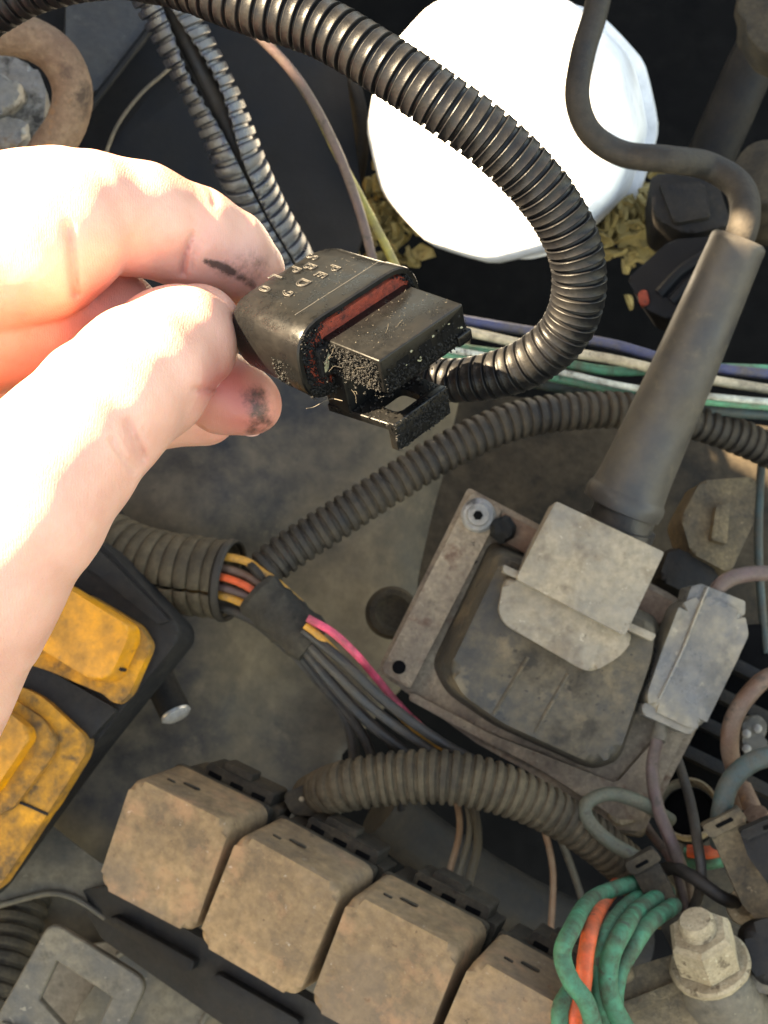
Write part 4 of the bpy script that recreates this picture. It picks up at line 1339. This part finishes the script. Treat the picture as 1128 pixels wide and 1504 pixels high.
def left_end(n):
    out = []
    for i in range(n):
        a = E0 - 5 + U(-4.5, 4.2) * .9
        th = U(-.9, .45) + random.gauss(0, .1)
        # rounded left end of the shell
        q = rr_loop(SW, SH, 7.8)
        k = random.choice([k for k in range(len(q)) if q[k][0] < -SW / 2 + 4.5 and q[k][1] < 1.2])
        k2 = (k + 1) % len(q)
        pp = q[k].lerp(q[k2], random.random())
        out.append(cpt(a, sc_[0] + pp[0], sc_[1] + pp[1]))
    return out


pts = left_end(420)
for i in range(900):      # in the mouth
    q = rr_loop(SW - 2, SH - 2, 5.8)
    k = random.randrange(len(q))
    pp = q[k].lerp(q[(k + 1) % len(q)], random.random())
    w_ = 1 if pp[1] < SH / 2 - 2.2 or pp[0] < -4 else (.5 if random.random() < .35 else 0)
    if w_ and random.random() < w_:
        s = U(.80, 1.0)
        pts.append(cpt(E0 - U(-.25, .6), sc_[0] + pp[0] * (U(.90, 1.0)), sc_[1] + pp[1] * s))
for i in range(900):      # left end of the seal is buried in dirt
    pts.append(cpt(E0 + U(-.5, .4), sc_[0] - SW / 2 + U(1.2, 6.5), sc_[1] + U(-SH / 2 + 1.2, SH / 2 - 1.4)))
for i in range(1400):      # left side of the tongue, thick felt of dirt
    pts.append(cpt(U(-TLEN, -1), U(-.5, .15), U(-TTH, -.5)))
for i in range(260):      # front face
    pts.append(cpt(U(-.1, .15), U(.5, TWID), -TTH + abs(random.gauss(0, 2.2)) * .9))
for i in range(420):      # latch front and inner faces
    pts.append(cpt(LA1 + U(.4, .6), U(LB0, LB1), LT - U(0, 6.2)))
for i in range(420):
    b_ = U(LB0 - 1, LB1)
    a_ = U(LA0, LA1)
    if not (-9.5 < a_ < -3.6 and LB0 + 3.5 < b_ < LB0 + 10.5):
        pts.append(cpt(a_, b_, LT + U(-.05, .1)))
for i in range(420):      # beneath the tongue
    pts.append(cpt(U(-TLEN, 0), U(-.6, TWID), -TTH - 1.3 + random.gauss(0, .3)))
for i in range(260):
    pts.append(cpt(U(-TLEN, -TLEN + 5), U(-3.2, 0.2), U(-12, -.8)))
for i in range(420):      # clotted grease on nose and latch
    pts.append(cpt(U(-.1, .3), U(.3, TWID), -TTH - .3 + abs(random.gauss(0, 2.6))) if i % 2 else cpt(LA1 + U(.3, .7), U(LB0, LB1), LT - U(0, 6.4)))
g = mesh('grime', crumbs(pts, .07, .30), M['grime'], t, 25, 'stuff')
pts = []
for i in range(120):      # dust specks on top faces
    pts.append(cpt(U(-TLEN, -.3), U(.2, TWID - .3), .02))
for i in range(160):
    pts.append(cpt(E0 - U(0, 14), sc_[0] + U(-SW / 2 + 6, SW / 2 - 6), sc_[1] + SH / 2 + .05))
mesh('dust_specks', crumbs(pts, .03, .09), M['fibre'], t, 25, 'stuff')
pts = [cpt(-TLEN + 2.6 + U(-1, 1), -.6 + U(-.8, .6), -1.5 + U(-.5, .25)) for i in range(16)] + [cpt(.1 + U(0, .2), 9.8 + U(-.5, .6), -5.2 + U(-.5, .5)) for i in range(5)] + \
      [cpt(U(-.1, .15), U(6, TWID), U(-TTH, -1.5)) for i in range(9)] + [cpt(-TLEN + 2.6, -1 + U(-.4, .4), -6 + U(-.8, .8)) for i in range(5)]
mesh('pale_crumbs', crumbs(pts, .06, .34), M['crumb'], t, 25, 'stuff')
fv = []
for i in range(16):
    r = random.random()
    if r < .45:
        p0 = cpt(U(-TLEN, 0), U(0, TWID), .03)
        dr = (AW * U(-1, 1) + BW * U(-1, 1) + TW * U(0, .25))
    elif r < .8:
        p0 = cpt(U(-TLEN - 1, -1), U(-1.2, 0), U(-12, -1))
        dr = (AW * U(-1, 1) + TW * U(-1, .4) - BW * U(.1, .9))
    else:
        p0 = cpt(LA1 + U(-3, .6), U(LB0, LB1), LT - 6.2)
        dr = (AW * U(-.3, 1) - TW * U(.2, 1) + BW * U(-1, 1))
    ln = U(1.0, 3.2) * mm
    dr = dr.normalized()
    sd_ = dr.orthogonal().normalized() * ln * U(-.3, .3)
    fv.append(tube([p0, p0 + dr * ln * .5 + sd_, p0 + dr * ln], .000028, 4, 6))
p0 = cpt(-TLEN + 1, -3, -12)
fv.append(tube([p0 + BW * -.004 + TW * -.001, p0 + BW * -.002 - TW * .0018, p0 + AW * .003, p0 + AW * .007 + TW * .001], .00007, 5, 20))
mesh('fibres', merge(*fv), M['fibre'], t, 25, 'stuff')

# ------------------------------------------------------------------ the hand
def Hp(px, py, d):
    return np.array(cp(px, py, d))


def hr(rpx, d):
    return rpx / FP * d


fingers = {
    'thumb': (.0030, [(290, 484, .2940, 67), (258, 507, .2870, 85), (208, 550, .2760, 99), (150, 602, .2650, 103), (90, 668, .2570, 112), (20, 745, .250, 132), (-80, 850, .252, 170), (-170, 980, .256, 190), (-260, 1160, .262, 190)]),
    'index': (.0030, [(368, 402, .3100, 52), (332, 374, .3070, 65), (282, 350, .3020, 73), (205, 322, .2940, 80), (128, 312, .2860, 92)]),
    'indexp': (.004, [(96, 326, .2840, 106), (50, 345, .2830, 120), (-60, 372, .283, 126), (-200, 430, .280, 138), (-320, 520, .272, 150)]),
    'middle': (.003, [(366, 592, .3050, 48), (330, 578, .3050, 56), (250, 530, .306, 66), (160, 472, .305, 74), (60, 478, .298, 80), (-80, 505, .287, 90), (-260, 560, .285, 110)]),
    'ring': (.003, [(300, 605, .320, 50), (220, 600, .320, 58), (110, 580, .318, 64), (20, 590, .310, 70), (-120, 620, .298, 90), (-280, 660, .292, 110)]),
    'palm': (.02, [(-250, 560, .275, 170), (-280, 760, .270, 200), (-330, 980, .268, 200), (-430, 1250, .275, 185)]),
}
H_SP = .00062
lo = np.array([-.128, -.072, -.345])
hi = np.array([.000, .090, -.205])
nx, ny, nz = [int(v) for v in np.ceil((hi - lo) / H_SP)]
gx = (lo[0] + H_SP * np.arange(nx)).astype(np.float32)[:, None, None]
gy = (lo[1] + H_SP * np.arange(ny)).astype(np.float32)[None, :, None]
gz = (lo[2] + H_SP * np.arange(nz)).astype(np.float32)[None, None, :]


def rcone(a, b, r1, r2):
    ba = b - a
    l2 = float(ba @ ba)
    px_, py_, pz_ = gx - a[0], gy - a[1], gz - a[2]
    h = np.clip((px_ * ba[0] + py_ * ba[1] + pz_ * ba[2]) / l2, 0, 1)
    q = np.sqrt((px_ - ba[0] * h) ** 2 + (py_ - ba[1] * h) ** 2 + (pz_ - ba[2] * h) ** 2)
    return (q - (r1 + (r2 - r1) * h)).astype(np.float32)


def smin(a, b, k):
    h = np.clip(.5 + .5 * (b - a) / k, 0, 1)
    return b + (a - b) * h - k * h * (1 - h)


def seg_px(PX, PY, p, q):
    bx, by = q[0] - p[0], q[1] - p[1]
    l2 = bx * bx + by * by
    h = np.clip(((PX - p[0]) * bx + (PY - p[1]) * by) / l2, 0, 1)
    return np.sqrt((PX - p[0] - bx * h) ** 2 + (PY - p[1] - by * h) ** 2)


PXg = 564 + FP * gx / (-gz)
PYg = 752 - FP * gy / (-gz)
fd = {}
for nm, (k, ch) in fingers.items():
    f = None
    for (p, q) in zip(ch[:-1], ch[1:]):
        d = rcone(Hp(*p[:3]), Hp(*q[:3]), hr(p[3], p[2]), hr(q[3], q[2]))
        f = d if f is None else smin(f, d, k)
    fd[nm] = f


def groove(f, pts, w, depth, dmin, dmax):
    """a skin crease pressed into one side of a finger"""
    D = None
    for p, q in zip(pts[:-1], pts[1:]):
        s = seg_px(PXg, PYg, p, q)
        D = s if D is None else np.minimum(D, s)
    m = ((-gz) > dmin) & ((-gz) < dmax)
    return f + (depth * np.exp(-(D / w) ** 2) * m).astype(np.float32)


fd['index'] = groove(fd['index'], [(283, 345), (272, 372), (268, 400)], 4.0, .0011, .2, .302)
fd['index'] = groove(fd['index'], [(150, 370), (140, 400), (134, 430)], 6, .0008, .2, .293)
fd['thumb'] = groove(fd['thumb'], [(188, 622), (198, 648), (210, 672)], 8, .0009, .2, .276)
fd['thumb'] = groove(fd['thumb'], [(165, 648), (178, 668), (196, 690)], 6, .0006, .2, .276)
fd['thumb'] = groove(fd['thumb'], [(284, 572), (310, 572), (340, 556), (356, 540)], 4.0, .0008, .2, .297)
fd['indexp'] = groove(fd['indexp'], [(100, 335), (106, 380), (110, 430)], 7, .0012, .2, .284)
for k_ in range(5):
    fd['index'] = groove(fd['index'], [(232 + 9 * k_, 372), (226 + 9 * k_, 402)], 1.8, .00022, .2, .298)
    fd['thumb'] = groove(fd['thumb'], [(150 + 13 * k_, 655 - 10 * k_), (172 + 13 * k_, 690 - 8 * k_)], 2.2, .00025, .2, .28)
fd['index'] = groove(fd['index'], [(292, 352), (284, 376), (282, 396)], 2.5, .0005, .2, .3)
fd['index'] = groove(fd['index'], [(300, 262), (312, 282), (316, 300)], 5, .00035, .2, .3)
index = smin(fd['index'], fd['indexp'], .0006)
body = smin(index, fd['palm'], .012)
body = smin(body, fd['middle'], .0012)
body = smin(body, fd['ring'], .0012)
thumb = smin(fd['thumb'], np.where(PXg < -120, fd['palm'], fd['palm'] + .02), .010)
body = smin(body, thumb, .0007)
# soft unevenness of flesh
body = body + (.00022 * (np.sin(gx * 420 + 1.3) * np.sin(gy * 390 + .4) * np.sin(gz * 450))).astype(np.float32)
import openvdb
grid = openvdb.FloatGrid()
grid.copyFromArray(np.ascontiguousarray(body.astype(np.float32)))
vp, vq = grid.convertToQuads(isovalue=0.0)
hv = np.asarray(vp, dtype=float) * H_SP + lo
R3 = np.array(CR)
hw = hv @ R3.T + np.array(CM.translation)
t = thing('hand', "bare sunlit hand pinching the connector, fingertips smeared with black grease", "hand", Vector(hw[hw[:, 2].argmin()]))
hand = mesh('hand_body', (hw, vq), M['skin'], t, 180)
me = hand.data
# order of vertices is unchanged by mesh(): paint grease, and red for flushed and shaded skin, by place
vc = hv if len(me.vertices) == len(hv) else (np.array([v.co for v in me.vertices]) + np.array(LOC[hand.name]) - np.array(CM.translation)) @ R3
vx = 564 + FP * vc[:, 0] / (-vc[:, 2])
vy = 752 - FP * vc[:, 1] / (-vc[:, 2])
vd = -vc[:, 2]


def blob(x, y, r, d0=.2, d1=.4):
    return np.exp(-(((vx - x) ** 2 + (vy - y) ** 2) / r ** 2)) * ((vd > d0) & (vd < d1))


def line(pts, w, d0=.2, d1=.4):
    D = None
    for p, q in zip(pts[:-1], pts[1:]):
        s = seg_px(vx, vy, p, q)
        D = s if D is None else np.minimum(D, s)
    return np.exp(-(D / w) ** 2) * ((vd > d0) & (vd < d1))


gr = .9 * line([(303, 384), (318, 388), (338, 398)], 5) + .55 * line([(345, 402), (372, 420)], 7) + .3 * blob(330, 395, 22) + .3 * blob(365, 385, 22) + .8 * blob(374, 585, 20, .27) + .5 * blob(384, 612, 20, .27) + .6 * blob(370, 630, 12, .27) + .25 * blob(390, 395, 22) + .45 * blob(398, 636, 16, .27)
a1 = me.attributes.new("grease", 'FLOAT', 'POINT')
a1.data.foreach_set("value", np.clip(gr, 0, 1).astype(np.float32))
fl = .30 * line([(103, 350), (106, 380), (112, 430)], 10) + .35 * line([(276, 360), (272, 372), (268, 400)], 9) + .22 * line([(188, 622), (198, 648), (210, 672)], 14) + .35 * line([(300, 572), (340, 556), (356, 540)], 14) + .9 * blob(362, 600, 60, .27) + .35 * blob(330, 560, 40) + .35 * blob(150, 420, 50) + .45 * blob(60, 520, 120, .27) + .25 * blob(340, 400, 50)  # darker red also paints shade in creases and between the fingers
a2 = me.attributes.new("flush_shade", 'FLOAT', 'POINT')
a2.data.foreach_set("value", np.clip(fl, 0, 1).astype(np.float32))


def nail(chain, e_dir, a0, a1, s0, s1, lift):
    """curved plate lying on a fingertip; chain: base and tip (camera frame points, radius)"""
    (pa, ra), (pb, rb) = chain
    ax_ = (pb - pa)
    L = np.linalg.norm(ax_)
    ax_ = ax_ / L
    e1_ = np.array(e_dir, float)
    e1_ -= ax_ * (e1_ @ ax_)
    e1_ /= np.linalg.norm(e1_)
    e2_ = np.cross(ax_, e1_)
    V, Fc = [], []
    n, m = 14, 16
    for lay in (0, 1):
        for i in range(n + 1):
            u = i / n
            s = s0 + (s1 - s0) * u
            for j in range(m + 1):
                w_ = j / m
                a = a0 + (a1 - a0) * w_
                edge_ = 1 - .16 * (2 * w_ - 1) ** 4
                ss = s0 + (s - s0) * edge_
                if ss <= L:
                    r_ = ra + (rb - ra) * ss / L
                    q = pa + ax_ * ss
                else:
                    r_ = math.sqrt(max(0, rb ** 2 - ((ss - L) * .8) ** 2))
                    q = pa + ax_ * ss
                r_ += lift - lay * .0006
                p = q + e1_ * math.cos(a) * r_ + e2_ * math.sin(a) * r_
                V.append(CM @ Vector(p))
    c = (n + 1) * (m + 1)
    for i in range(n):
        for j in range(m):
            k = i * (m + 1) + j
            Fc.append([k, k + 1, k + m + 2, k + m + 1])
            Fc.append([c + k + m + 1, c + k + m + 2, c + k + 1, c + k])
    rim = [j for j in range(m + 1)] + [(i + 1) * (m + 1) - 1 for i in range(1, n + 1)] + [n * (m + 1) + j for j in range(m - 1, -1, -1)] + [i * (m + 1) for i in range(n - 1, 0, -1)]
    for a, b in zip(rim, rim[1:] + rim[:1]):
        Fc.append([a, b, b + c, a + c])
    return V, Fc


tn = fingers['thumb'][1]
mesh('thumbnail', nail(((Hp(*tn[1][:3]), hr(tn[1][3], tn[1][2])), (Hp(*tn[0][:3]), hr(tn[0][3], tn[0][2]))), (72, -90, 5), -.72, .72, -.0005, .0112, .00012), M['nail'], t, 180)
mn = fingers['middle'][1]
mesh('fingernail', nail(((Hp(*mn[1][:3]), hr(mn[1][3], mn[1][2])), (Hp(*mn[0][:3]), hr(mn[0][3], mn[0][2]))), (20, -60, -60), -.7, .7, .0, .010, .00005), M['nail'], t, 180)
